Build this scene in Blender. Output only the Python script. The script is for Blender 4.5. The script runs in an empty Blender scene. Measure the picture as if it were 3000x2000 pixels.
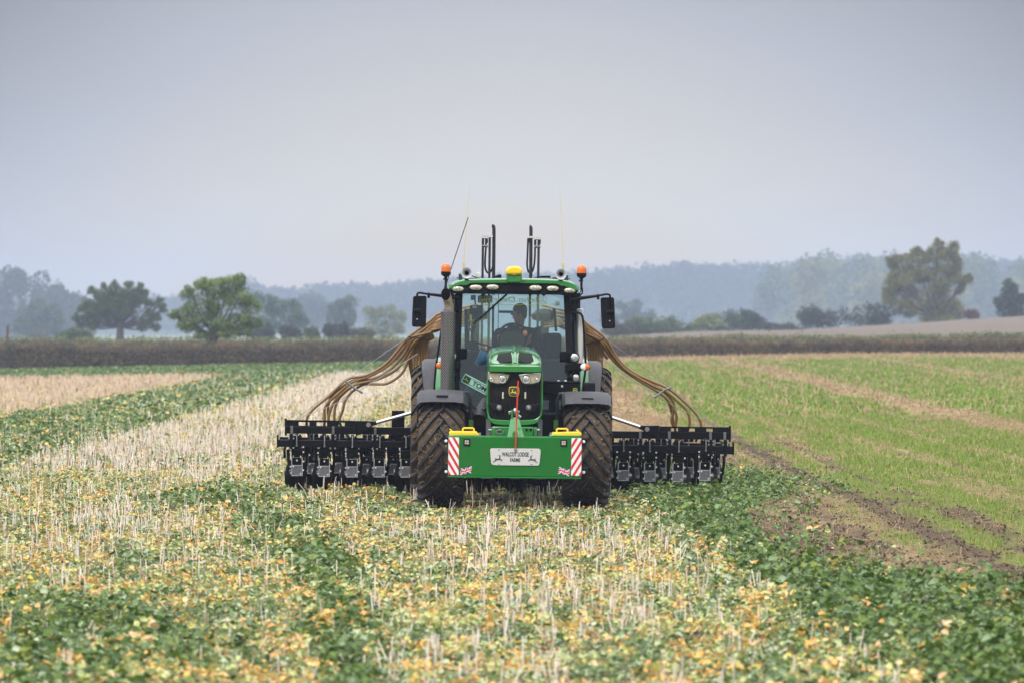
import bpy, bmesh, math, random
import numpy as np
from mathutils import Vector, Matrix
random.seed(7)
rng = np.random.default_rng(11)
R = math.radians
col = bpy.context.scene.collection
sc = bpy.context.scene

# ------------------------------------------------------------------ camera, sky, sun, exposure
F = 14700.0            # focal length in units of the 3000 px wide picture
ZC = 2.286             # eye height
cam_d = bpy.data.cameras.new('camera')
cam_d.sensor_width = 36.0
cam_d.lens = F / 3000 * 36
cam_d.clip_start = 0.5
cam_d.clip_end = 20000
cam_d.dof.use_dof = True
cam_d.dof.focus_distance = 64.0
cam_d.dof.aperture_fstop = 4.0
cam = bpy.data.objects.new('camera', cam_d)
col.objects.link(cam)
cam.location = (0, 0, ZC)
cam.rotation_euler = (math.pi / 2 - 40 / F, 0, 0)
sc.camera = cam

SUN_EL, SUN_AZ = R(46), R(215)
world = bpy.data.worlds.new('World')
sc.world = world
world.use_nodes = True
wn, wl = world.node_tree.nodes, world.node_tree.links
wn.clear()
w_out = wn.new('ShaderNodeOutputWorld')
sky = wn.new('ShaderNodeTexSky')
sky.sky_type = 'NISHITA'
sky.sun_disc = False
sky.sun_elevation = SUN_EL
sky.sun_rotation = SUN_AZ
sky.dust_density = 3.0
bg1 = wn.new('ShaderNodeBackground'); bg1.inputs[1].default_value = 0.06
wl.new(sky.outputs[0], bg1.inputs[0])
geo = wn.new('ShaderNodeTexCoord')
sep = wn.new('ShaderNodeSeparateXYZ')
wl.new(geo.outputs['Generated'], sep.inputs[0])
# soft cloud bands shift the height of the overcast gradient a little
nz = wn.new('ShaderNodeTexNoise'); nz.inputs['Scale'].default_value = 9.0; nz.inputs['Detail'].default_value = 4
mp = wn.new('ShaderNodeMapping'); mp.inputs['Scale'].default_value = (1, 1, 4)
wl.new(geo.outputs['Generated'], mp.inputs[0]); wl.new(mp.outputs[0], nz.inputs['Vector'])
m1 = wn.new('ShaderNodeMath'); m1.operation = 'MULTIPLY_ADD'
m1.inputs[1].default_value = 0.010; m1.inputs[2].default_value = -0.005
wl.new(nz.outputs['Fac'], m1.inputs[0])
m2 = wn.new('ShaderNodeMath'); m2.operation = 'ADD'
wl.new(sep.outputs['Z'], m2.inputs[0]); wl.new(m1.outputs[0], m2.inputs[1])
# lens vignetting imitated in the sky colour, darker away from the centre: add |x|
ab = wn.new('ShaderNodeMath'); ab.operation = 'ABSOLUTE'; wl.new(sep.outputs['X'], ab.inputs[0])
pw = wn.new('ShaderNodeMath'); pw.operation = 'MULTIPLY'; wl.new(ab.outputs[0], pw.inputs[0]); wl.new(ab.outputs[0], pw.inputs[1])
cap = wn.new('ShaderNodeMath'); cap.operation = 'MINIMUM'; cap.inputs[1].default_value = 0.0125; wl.new(pw.outputs[0], cap.inputs[0])
pm = wn.new('ShaderNodeMath'); pm.operation = 'MULTIPLY_ADD'; pm.inputs[1].default_value = 3.6
wl.new(cap.outputs[0], pm.inputs[0]); wl.new(m2.outputs[0], pm.inputs[2])
cl = wn.new('ShaderNodeClamp'); wl.new(pm.outputs[0], cl.inputs[0])
ramp = wn.new('ShaderNodeValToRGB')  # its darker stops mix the vignette falloff with the real overcast tone
wl.new(cl.outputs[0], ramp.inputs[0])
els = ramp.color_ramp.elements
els[0].position = 0.0; els[0].color = (0.70, 0.55, 0.36, 1)
els[1].position = 1.0; els[1].color = (1.85, 1.88, 1.95, 1)
for p, c in ((0.016, (0.66, 0.54, 0.36)), (0.028, (0.575, 0.56, 0.505)), (0.045, (0.49, 0.475, 0.455)), (0.066, (0.375, 0.385, 0.42)), (0.102, (0.215, 0.22, 0.25)),
             (0.16, (0.50, 0.53, 0.60)), (0.35, (1.12, 1.15, 1.22))):
    e = els.new(p); e.color = (*c, 1)
bg2 = wn.new('ShaderNodeBackground'); bg2.inputs[1].default_value = 1.0
wl.new(ramp.outputs[0], bg2.inputs[0])
wmix = wn.new('ShaderNodeMixShader'); wmix.inputs[0].default_value = 0.9
wl.new(bg1.outputs[0], wmix.inputs[1]); wl.new(bg2.outputs[0], wmix.inputs[2])
wl.new(wmix.outputs[0], w_out.inputs[0])

sun_d = bpy.data.lights.new('sun', 'SUN')
sun_d.energy = 1.5; sun_d.angle = R(10); sun_d.color = (1.0, 0.95, 0.88)
sun = bpy.data.objects.new('sun', sun_d); col.objects.link(sun)
sd = Vector((math.sin(SUN_AZ) * math.cos(SUN_EL), math.cos(SUN_AZ) * math.cos(SUN_EL), math.sin(SUN_EL)))
sun.rotation_euler = sd.to_track_quat('Z', 'Y').to_euler()

sc.view_settings.view_transform = 'Standard'
sc.view_settings.look = 'None'
sc.view_settings.gamma = 1
sc.view_settings.exposure = 0.52
sc.render.engine = 'CYCLES'
sc.cycles.use_denoising = True
sc.cycles.max_bounces = 7
sc.cycles.diffuse_bounces = 3
sc.cycles.volume_bounces = 0
sc.cycles.transparent_max_bounces = 12
sc.cycles.sample_clamp_indirect = 5

# ------------------------------------------------------------------ helpers
def tag(o, label=None, cat=None, group=None, kind=None):
    if label: o['label'] = label
    if cat: o['category'] = cat
    if group: o['group'] = group
    if kind: o['kind'] = kind
    return o

def empty(name, loc=(0, 0, 0), rot=(0, 0, 0), parent=None):
    o = bpy.data.objects.new(name, None)
    o.empty_display_size = 0.2
    o.location = loc; o.rotation_euler = rot
    o.parent = parent
    col.objects.link(o)
    return o

class MB:
    def __init__(s): s.v = []; s.f = []; s.m = []
    def add(s, vs, fs, m=0):
        b = len(s.v)
        s.v += [tuple(v) for v in vs]
        for f in fs: s.f.append([i + b for i in f]); s.m.append(m)
        return s
    def box(s, x0, x1, y0, y1, z0, z1, m=0):
        vs = [(x0, y0, z0), (x1, y0, z0), (x1, y1, z0), (x0, y1, z0), (x0, y0, z1), (x1, y0, z1), (x1, y1, z1), (x0, y1, z1)]
        return s.add(vs, [(0, 3, 2, 1), (4, 5, 6, 7), (0, 1, 5, 4), (1, 2, 6, 5), (2, 3, 7, 6), (3, 0, 4, 7)], m)
    def ring(s, loops, m=0, cap=True, closed=True):
        n = len(loops[0]); vs = [p for l in loops for p in l]; fs = []
        for i in range(len(loops) - 1):
            for j in range(n if closed else n - 1):
                k = (j + 1) % n
                fs.append((i * n + j, i * n + k, (i + 1) * n + k, (i + 1) * n + j))
        if cap and closed:
            fs.append(tuple(reversed(range(n)))); fs.append(tuple((len(loops) - 1) * n + j for j in range(n)))
        return s.add(vs, fs, m)
    def tube(s, pts, r, n=8, m=0, smooth=0, cap=True):
        pts = [Vector(p) for p in pts]
        if smooth:
            q = []
            P_ = [pts[0] * 2 - pts[1]] + pts + [pts[-1] * 2 - pts[-2]]
            for i in range(1, len(P_) - 2):
                a, b, c, d = P_[i - 1:i + 3]
                for t in np.linspace(0, 1, smooth, endpoint=False):
                    q.append(0.5 * (2 * b + (c - a) * t + (2 * a - 5 * b + 4 * c - d) * t * t + (3 * b - a - 3 * c + d) * t ** 3))
            q.append(pts[-1]); pts = q
        loops = []; up = None
        for i, p in enumerate(pts):
            t = (pts[min(i + 1, len(pts) - 1)] - pts[max(i - 1, 0)])
            t = t.normalized() if t.length > 1e-9 else Vector((0, 0, 1))
            if up is None:
                up = t.orthogonal().normalized()
            up = (up - t * up.dot(t)); up = up.normalized() if up.length > 1e-6 else t.orthogonal().normalized()
            w = t.cross(up)
            rr = r[i] if isinstance(r, (list, tuple)) and not smooth else (r if not isinstance(r, (list, tuple)) else np.interp(i / max(1, len(pts) - 1), np.linspace(0, 1, len(r)), r))
            loops.append([p + (up * math.cos(2 * math.pi * j / n) + w * math.sin(2 * math.pi * j / n)) * rr for j in range(n)])
        return s.ring(loops, m, cap)
    def cyl(s, p0, p1, r, r1=None, n=14, m=0, cap=True):
        return s.tube([p0, p1], [r, r if r1 is None else r1], n, m, 0, cap)
    def prism(s, poly, y0, y1, m=0):            # poly in x,z
        n = len(poly)
        vs = [(p[0], y0, p[1]) for p in poly] + [(p[0], y1, p[1]) for p in poly]
        fs = [tuple(range(n)), tuple(reversed(range(n, 2 * n)))]
        fs += [(i, i + n, (i + 1) % n + n, (i + 1) % n) for i in range(n)]
        return s.add(vs, fs, m)
    def prism_x(s, poly, x0, x1, m=0):          # poly in y,z
        n = len(poly)
        vs = [(x0, p[0], p[1]) for p in poly] + [(x1, p[0], p[1]) for p in poly]
        fs = [tuple(range(n)), tuple(reversed(range(n, 2 * n)))]
        fs += [(i, i + n, (i + 1) % n + n, (i + 1) % n) for i in range(n)]
        return s.add(vs, fs, m)
    def ell(s, c, rx, ry, rz, nu=16, nv=10, m=0, v0=-90, v1=90):
        loops = []
        for i in range(nv + 1):
            a = R(v0 + (v1 - v0) * i / nv); cz = math.sin(a); cr = max(1e-4, math.cos(a))
            loops.append([(c[0] + rx * cr * math.cos(2 * math.pi * j / nu), c[1] + ry * cr * math.sin(2 * math.pi * j / nu), c[2] + rz * cz) for j in range(nu)])
        return s.ring(loops, m)
    def lathe(s, prof, c, axis='z', n=20, m=0):  # prof: (r, h)
        loops = []
        for r, h in prof:
            l = []
            for j in range(n):
                a = 2 * math.pi * j / n; u, v = r * math.cos(a), r * math.sin(a)
                l.append((c[0] + u, c[1] + v, c[2] + h) if axis == 'z' else (c[0] + u, c[1] + h, c[2] + v) if axis == 'y' else (c[0] + h, c[1] + u, c[2] + v))
            loops.append(l)
        return s.ring(loops, m)
    def build(s, name, mats, parent=None, bevel=0, smooth=True, seg=2):
        me = bpy.data.meshes.new(name)
        me.from_pydata(s.v, [], s.f)
        if not isinstance(mats, (list, tuple)): mats = [mats]
        for mt in mats: me.materials.append(mt)
        me.polygons.foreach_set('material_index', s.m)
        bm = bmesh.new(); bm.from_mesh(me)
        bmesh.ops.recalc_face_normals(bm, faces=bm.faces)
        bm.to_mesh(me); bm.free()
        if smooth:
            me.polygons.foreach_set('use_smooth', [True] * len(me.polygons))
            me.set_sharp_from_angle(angle=R(38))
        o = bpy.data.objects.new(name, me)
        col.objects.link(o); o.parent = parent
        if bevel:
            b = o.modifiers.new('bevel', 'BEVEL'); b.width = bevel; b.segments = seg; b.limit_method = 'ANGLE'; b.angle_limit = R(40)
            b.use_clamp_overlap = True
        return o

def mirror(poly): return [(-x, z) for x, z in poly]

def ellipse(cx, cz, rx, rz, n=20): return [(cx + rx * math.cos(2 * math.pi * i / n), cz + rz * math.sin(2 * math.pi * i / n)) for i in range(n)]

def rrect(x0, x1, z0, z1, r, n=4):
    pts = []
    for cx, cz, a0 in ((x1 - r, z1 - r, 0), (x0 + r, z1 - r, 90), (x0 + r, z0 + r, 180), (x1 - r, z0 + r, 270)):
        for i in range(n + 1):
            a = R(a0 + 90 * i / n); pts.append((cx + r * math.cos(a), cz + r * math.sin(a)))
    return pts

# ---- node materials
def nt(name):
    m = bpy.data.materials.new(name); m.use_nodes = True
    n = m.node_tree.nodes; n.clear()
    out = n.new('ShaderNodeOutputMaterial'); b = n.new('ShaderNodeBsdfPrincipled')
    m.node_tree.links.new(b.outputs[0], out.inputs[0])
    return m, n, m.node_tree.links, b

def mathn(n, l, op, a, b=None, c=None):
    x = n.new('ShaderNodeMath'); x.operation = op
    for i, q in enumerate((a, b, c)):
        if q is None: continue
        if hasattr(q, 'is_output') or not isinstance(q, (int, float)): l.new(q, x.inputs[i])
        else: x.inputs[i].default_value = q
    return x.outputs[0]

def mixc(n, l, fac, a, b):
    x = n.new('ShaderNodeMix'); x.data_type = 'RGBA'
    if isinstance(fac, (int, float)): x.inputs[0].default_value = fac
    else: l.new(fac, x.inputs[0])
    for i, q in ((6, a), (7, b)):
        if isinstance(q, (tuple, list)): x.inputs[i].default_value = (*q[:3], 1)
        else: l.new(q, x.inputs[i])
    return x.outputs[2]

def noise(n, l, scale, detail=4, rough=0.6, vec=None, sc3=None):
    x = n.new('ShaderNodeTexNoise'); x.inputs['Scale'].default_value = scale
    x.inputs['Detail'].default_value = detail; x.inputs['Roughness'].default_value = rough
    if vec is None:
        tc = n.new('ShaderNodeTexCoord'); vec = tc.outputs['Object']
    if sc3:
        mpn = n.new('ShaderNodeMapping'); mpn.inputs['Scale'].default_value = sc3
        l.new(vec, mpn.inputs[0]); vec = mpn.outputs[0]
    l.new(vec, x.inputs['Vector'])
    return x.outputs['Fac']

def step(n, l, v, lo, hi):
    x = n.new('ShaderNodeMapRange'); x.interpolation_type = 'SMOOTHSTEP'
    l.new(v, x.inputs[0]); x.inputs[1].default_value = lo; x.inputs[2].default_value = hi
    return x.outputs[0]

def paint(name, c, rough=0.4, metal=0.0, var=0.15, dirt=None, dirt_amt=0.3, coat=0.0, scale=6.0, bump=0.0, spec=0.5):
    m, n, l, b = nt(name)
    f = noise(n, l, scale, 5, 0.65)
    c2 = tuple(x * (1 - var) for x in c)
    colr = mixc(n, l, f, c, c2)
    if dirt:
        g = noise(n, l, scale * 3.1, 6, 0.7)
        colr = mixc(n, l, mathn(n, l, 'MULTIPLY', step(n, l, g, 0.45, 0.75), dirt_amt), colr, dirt)
    l.new(colr, b.inputs['Base Color'])
    rr = mathn(n, l, 'MULTIPLY_ADD', f, 0.18, rough - 0.09)
    l.new(rr, b.inputs['Roughness'])
    b.inputs['Metallic'].default_value = metal; b.inputs['Specular IOR Level'].default_value = spec
    b.inputs['Coat Weight'].default_value = coat; b.inputs['Coat Roughness'].default_value = 0.12
    if bump:
        bn = n.new('ShaderNodeBump'); bn.inputs['Strength'].default_value = bump; bn.inputs['Distance'].default_value = 0.01
        l.new(noise(n, l, scale * 8, 4, 0.6), bn.inputs['Height']); l.new(bn.outputs[0], b.inputs['Normal'])
    return m

DUST = (0.16, 0.12, 0.08)
MUD = (0.085, 0.055, 0.032)
M = {}
M['green'] = paint('green_paint', (0.010, 0.19, 0.026), 0.22, coat=0.8, var=0.14, dirt=DUST, dirt_amt=0.16)
M['box_green'] = paint('box_green_paint', (0.006, 0.150, 0.016), 0.45, var=0.16, dirt=(0.10, 0.075, 0.05), dirt_amt=0.28, scale=4, spec=0.25)
M['yellow'] = paint('yellow_paint', (0.85, 0.56, 0.008), 0.35, coat=0.3, var=0.08)
M['black'] = paint('black_plastic', (0.008, 0.008, 0.011), 0.42, var=0.2, dirt=DUST, dirt_amt=0.05, spec=0.12)
M['frame_black'] = paint('black_frame_paint', (0.004, 0.0042, 0.0055), 0.34, var=0.2, dirt=DUST, dirt_amt=0.03, spec=0.12)
M['grille'] = paint('grille_mesh', (0.007, 0.006, 0.006), 0.6, var=0.3, dirt=(0.03, 0.02, 0.015), dirt_amt=0.5, scale=4, spec=0.12)
M['grey'] = paint('grey_plastic', (0.024, 0.024, 0.033), 0.5, var=0.15, dirt=DUST, dirt_amt=0.25)
M['rubber'] = paint('tyre_rubber', (0.024, 0.024, 0.028), 0.6, var=0.3, dirt=(0.12, 0.09, 0.065), dirt_amt=0.6, scale=5, bump=0.4, spec=0.3)
M['tread_mud'] = paint('tread_mud', (0.125, 0.088, 0.056), 0.95, var=0.6, dirt=(0.21, 0.155, 0.10), dirt_amt=0.75, scale=9, bump=0.9, spec=0.1)
M['chrome'] = paint('chrome', (0.75, 0.75, 0.76), 0.12, metal=1.0, var=0.05)
M['steel'] = paint('worn_steel', (0.42, 0.42, 0.43), 0.38, metal=0.9, var=0.3, dirt=MUD, dirt_amt=0.3)
M['dullsteel'] = paint('dull_steel', (0.26, 0.26, 0.28), 0.4, metal=0.55, var=0.55, dirt=(0.03, 0.025, 0.02), dirt_amt=0.7, scale=18)
M['hose'] = paint('brown_hose', (0.27, 0.15, 0.055), 0.45, var=0.25, dirt=(0.10, 0.06, 0.03), dirt_amt=0.4, scale=8)
M['amber'] = paint('amber_lens', (0.72, 0.145, 0.004), 0.2, var=0.2, coat=0.5)
M['red'] = paint('red_film', (0.65, 0.03, 0.025), 0.35, var=0.06)
M['white'] = paint('white_film', (0.78, 0.80, 0.82), 0.35, var=0.04)
M['blue'] = paint('blue_film', (0.02, 0.035, 0.20), 0.4, var=0.1)
M['plate'] = paint('plate_metal', (0.62, 0.60, 0.58), 0.4, metal=0.15, var=0.06, dirt=DUST, dirt_amt=0.12)
M['ink'] = paint('dark_lettering', (0.015, 0.02, 0.018), 0.5, var=0.1)
M['deer_green'] = paint('deer_green', (0.012, 0.05, 0.02), 0.5, var=0.1)
M['seat'] = paint('seat_fabric', (0.03, 0.038, 0.042), 0.9, var=0.3, scale=20, spec=0.1)
M['dash'] = paint('dash_plastic', (0.032, 0.03, 0.027), 0.8, var=0.2, spec=0.2)
M['interior'] = paint('cab_trim', (0.012, 0.013, 0.015), 0.8, var=0.2, spec=0.15)
M['jacket'] = paint('dark_jacket', (0.010, 0.013, 0.022), 0.85, var=0.35, scale=14)
M['jeans'] = paint('dark_trousers', (0.012, 0.018, 0.035), 0.85, var=0.3, scale=14)
M['skin'] = paint('skin', (0.36, 0.19, 0.14), 0.6, var=0.15)
M['hair'] = paint('dark_hair', (0.015, 0.011, 0.009), 0.6, var=0.4, scale=40)
M['rust'] = paint('exhaust_pipe', (0.46, 0.36, 0.27), 0.45, metal=0.35, var=0.3, dirt=(0.20, 0.13, 0.08), dirt_amt=0.5)
M['horn_metal'] = paint('horn_metal', (0.62, 0.64, 0.68), 0.3, metal=0.35, var=0.05, coat=0.4)
M['soot_and_hole_shade'] = paint('soot_and_hole_shade', (0.004, 0.0035, 0.0035), 0.95, var=0.2, spec=0.02)  # exhaust soot; also stands in for shade in horn throats and bracket holes
M['tarp'] = paint('blue_bag', (0.02, 0.09, 0.17), 0.5, var=0.4)
M['post_wood'] = paint('post_wood', (0.13, 0.07, 0.055), 0.9, var=0.4)
M['sticker'] = paint('yellow_sticker', (0.62, 0.66, 0.03), 0.5, var=0.1)
M['sky_sticker'] = paint('pale_blue_sticker', (0.18, 0.5, 0.68), 0.5, var=0.1)
M['name_board'] = paint('name_board', (0.36, 0.66, 0.55), 0.4, var=0.05)
M['orange'] = paint('orange_knob', (0.7, 0.2, 0.05), 0.5, var=0.1)

# lamp lens: pale glossy reflector with facets
m, n, l, b = nt('lamp_lens')
vo = n.new('ShaderNodeTexVoronoi'); vo.inputs['Scale'].default_value = 55
tc = n.new('ShaderNodeTexCoord'); l.new(tc.outputs['Object'], vo.inputs['Vector'])
l.new(mixc(n, l, step(n, l, vo.outputs['Distance'], 0.0, 0.8), (0.85, 0.85, 0.83), (0.30, 0.30, 0.29)), b.inputs['Base Color'])
b.inputs['Metallic'].default_value = 0.55; b.inputs['Roughness'].default_value = 0.15; b.inputs['Coat Weight'].default_value = 0.6
M['lens'] = m
m, n, l, b = nt('lamp_reflector')
l.new(mixc(n, l, noise(n, l, 30, 3), (0.62, 0.56, 0.40), (0.42, 0.38, 0.28)), b.inputs['Base Color'])
b.inputs['Metallic'].default_value = 0.3; b.inputs['Roughness'].default_value = 0.22; b.inputs['Coat Weight'].default_value = 0.6
M['reflector'] = m
# perforated exhaust guard: staggered dark holes laid on the tube's own surface
m, n, l, b = nt('perforated_guard')
uv = n.new('ShaderNodeUVMap'); sp = n.new('ShaderNodeSeparateXYZ'); l.new(uv.outputs[0], sp.inputs[0])
PU = 0.0355
row = mathn(n, l, 'DIVIDE', sp.outputs[1], PU * 0.5)
rowi = mathn(n, l, 'FLOOR', row)
off = mathn(n, l, 'MULTIPLY', mathn(n, l, 'MODULO', rowi, 2.0), 0.5)
cu = mathn(n, l, 'SUBTRACT', mathn(n, l, 'FRACT', mathn(n, l, 'ADD', mathn(n, l, 'DIVIDE', sp.outputs[0], PU), off)), 0.5)
cv = mathn(n, l, 'MULTIPLY', mathn(n, l, 'SUBTRACT', mathn(n, l, 'FRACT', row), 0.5), 0.5)
dist = mathn(n, l, 'SQRT', mathn(n, l, 'ADD', mathn(n, l, 'MULTIPLY', cu, cu), mathn(n, l, 'MULTIPLY', cv, cv)))
hole = step(n, l, dist, 0.19, 0.24)
l.new(mixc(n, l, hole, (0.010, 0.008, 0.008), (0.25, 0.24, 0.23)), b.inputs['Base Color'])
l.new(mathn(n, l, 'MULTIPLY', hole, 0.8), b.inputs['Metallic'])
b.inputs['Roughness'].default_value = 0.28
M['perf'] = m
# cab glass: tinted, reflecting at grazing angles
m = bpy.data.materials.new('cab_glass'); m.use_nodes = True
n, l = m.node_tree.nodes, m.node_tree.links; n.clear()
out = n.new('ShaderNodeOutputMaterial'); tr = n.new('ShaderNodeBsdfTransparent'); gl = n.new('ShaderNodeBsdfGlossy')
tr.inputs[0].default_value = (0.84, 0.98, 0.965, 1); gl.inputs['Roughness'].default_value = 0.03; gl.inputs[0].default_value = (0.9, 1, 0.97, 1)
fr = n.new('ShaderNodeLayerWeight'); fr.inputs[0].default_value = 0.12
mx = n.new('ShaderNodeMixShader')
l.new(mathn(n, l, 'MULTIPLY_ADD', fr.outputs['Fresnel'], 0.8, 0.085), mx.inputs[0])
l.new(tr.outputs[0], mx.inputs[1]); l.new(gl.outputs[0], mx.inputs[2]); l.new(mx.outputs[0], out.inputs[0])
M['glass'] = m

# ---- numpy value noise
def _h(ix, iy, iz, seed):
    h = (ix.astype(np.int64) * 374761393 + iy.astype(np.int64) * 668265263 + iz.astype(np.int64) * 2147483647 + seed * 974634777) & 0xffffffff
    h = ((h ^ (h >> 13)) * 1274126177) & 0xffffffff
    h = ((h ^ (h >> 16)) * 2246822519) & 0xffffffff
    return ((h ^ (h >> 15)) & 0xffff) / 65535.0
def vnoise(x, y, z=None, seed=0):
    x = np.asarray(x, float); y = np.asarray(y, float); z = np.zeros_like(x) if z is None else np.asarray(z, float)
    ix, iy, iz = np.floor(x), np.floor(y), np.floor(z)
    fx, fy, fz = x - ix, y - iy, z - iz
    fx, fy, fz = (t * t * (3 - 2 * t) for t in (fx, fy, fz))
    r = 0
    for dx in (0, 1):
        for dy in (0, 1):
            for dz in (0, 1):
                r = r + _h(ix + dx, iy + dy, iz + dz, seed) * (fx if dx else 1 - fx) * (fy if dy else 1 - fy) * (fz if dz else 1 - fz)
    return r
def fbm(x, y, z=None, o=3, seed=0):
    a, t, s = 0.5, 0.0, 0.0
    for i in range(o):
        t = t + a * vnoise(np.asarray(x) * 2 ** i, np.asarray(y) * 2 ** i, None if z is None else np.asarray(z) * 2 ** i, seed + i); s += a; a *= .5
    return t / s

def fast_mesh(name, verts, faces_n, nv, colors, mat, parent=None, vmul=None):
    """verts (k*nv,3) flat array; faces_n: list of index tuples within one element of nv verts; colors (k,3) one per element"""
    k = len(verts) // nv
    loops, starts, tot = [], [], 0
    base = (np.arange(k) * nv)[:, None]
    idx = np.concatenate([np.array(f) for f in faces_n])
    L_ = (base + idx[None, :]).astype(np.int32).ravel()
    sizes = np.tile(np.array([len(f) for f in faces_n]), k)
    st = np.concatenate([[0], np.cumsum(sizes)[:-1]]).astype(np.int32)
    me = bpy.data.meshes.new(name)
    me.vertices.add(len(verts)); me.vertices.foreach_set('co', np.ascontiguousarray(verts, dtype=np.float32).ravel())
    me.loops.add(len(L_)); me.loops.foreach_set('vertex_index', L_)
    me.polygons.add(len(sizes)); me.polygons.foreach_set('loop_start', st)
    me.update(calc_edges=True)
    a = me.attributes.new('tint', 'FLOAT_COLOR', 'POINT')
    c = np.ones((k, 4), np.float32); c[:, :3] = colors
    cv_ = np.repeat(c, nv, axis=0)
    if vmul is not None: cv_[:, :3] *= np.tile(np.array(vmul, np.float32), k)[:, None]
    a.data.foreach_set('color', cv_.ravel())
    me.materials.append(mat)
    o = bpy.data.objects.new(name, me); col.objects.link(o); o.parent = parent
    return o

def leaf_mat(name, rough=0.55, trans=0.25, spec=0.4):
    m = bpy.data.materials.new(name); m.use_nodes = True
    n, l = m.node_tree.nodes, m.node_tree.links; n.clear()
    out = n.new('ShaderNodeOutputMaterial'); b = n.new('ShaderNodeBsdfPrincipled'); t = n.new('ShaderNodeBsdfTranslucent')
    at_ = n.new('ShaderNodeAttribute'); at_.attribute_name = 'tint'
    nzv = noise(n, l, 40, 3)
    hs = n.new('ShaderNodeHueSaturation'); l.new(at_.outputs['Color'], hs.inputs['Color'])
    l.new(mathn(n, l, 'MULTIPLY_ADD', nzv, 0.7, 0.65), hs.inputs['Value'])
    cmix = mixc(n, l, mathn(n, l, 'MULTIPLY', step(n, l, noise(n, l, 65, 4, .7), .52, .72), .35), hs.outputs[0], (.30, .20, .08))
    l.new(cmix, b.inputs['Base Color']); l.new(cmix, t.inputs[0])
    b.inputs['Roughness'].default_value = rough; b.inputs['Specular IOR Level'].default_value = spec
    mx = n.new('ShaderNodeMixShader'); mx.inputs[0].default_value = trans
    l.new(b.outputs[0], mx.inputs[1]); l.new(t.outputs[0], mx.inputs[2]); l.new(mx.outputs[0], out.inputs[0])
    return m
M['leaf'] = leaf_mat('crop_leaf', 0.42, 0.25, 0.30)
M['straw'] = leaf_mat('straw', 0.75, 0.1, 0.1)
M['foliage'] = leaf_mat('tree_foliage', 0.7, 0.3, 0.1)
M['bark'] = paint('bark', (0.055, 0.042, 0.034), 0.9, var=0.4, scale=3)
# ------------------------------------------------------------------ tractor (built in its own frame: x across, y backwards, z up, origin under the front axle)
TY, X0, YAW, ROLL = 64.3, 0.008, 0.0135, 0.0125
CROPS = {1: (1180, 640, 3.5636), 2: (1180, 1060, 3.5636), 3: (800, 900, 2.9045), 4: (1740, 900, 2.7045), 5: (1400, 1000, 5.409),
         6: (1280, 1240, 8.7125), 7: (1580, 940, 6.031), 8: (1180, 940, 6.031), 9: (1330, 820, 6.534), 0: (0, 0, 1.0)}
def P(c, x, y, yl):
    """size and place of a feature measured on the survey sheets, in the tractor's own frame"""
    ox, oy, s = CROPS[c]
    px, py = ox + x / s, oy + y / s
    Y = TY + yl
    wx, wz = (px - 1500) * Y / F, ZC - (py - 960) * Y / F
    lx = wx - X0 + yl * YAW - wz * ROLL
    return Vector((lx, yl, wz + lx * ROLL))
def PZ(c, pts, yl): return [(P(c, x, y, yl).x, P(c, x, y, yl).z) for x, y in pts]

tractor = tag(empty('tractor', (X0, TY, 0), (0, ROLL, YAW)),
              'green farm tractor with muddy tyres and amber beacons, seen head-on pulling the black seed drill', 'tractor')

def lugs(mb, Rr, W, n, h, w, lean, m=0):
    for side in (-1, 1):
        for k in range(n):
            a0 = 2 * math.pi * (k + (0.5 if side > 0 else 0)) / n
            loops = []
            for t in np.linspace(0, 1, 7):
                x = side * (-0.02 + t * (W / 2 + 0.02))
                drop = 0.055 * max(0, abs(x) / (W / 2)) ** 3
                a = a0 + lean * t
                half = (w * (0.8 + 0.25 * t)) / Rr / 2
                r0, r1 = Rr - h - drop - 0.015, Rr - drop
                if t == 1: r1 -= 0.02
                loop = []
                for aa, rr in ((a - half * 1.25, r0), (a - half * 0.8, r1), (a + half * 0.8, r1), (a + half * 1.25, r0)):
                    loop.append((x, rr * math.sin(aa), rr * math.cos(aa)))
                loops.append(loop)
            # shoulder runs down the sidewall
            last = []
            a = a0 + lean * 1.06
            for aa, rr in ((a - half, Rr - 0.17), (a - half * .8, Rr - 0.13), (a + half * .8, Rr - 0.13), (a + half, Rr - 0.17)):
                last.append((side * (W / 2 + 0.004), rr * math.sin(aa), rr * math.cos(aa)))
            loops.append(last)
            mb.ring(loops, m)

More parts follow.
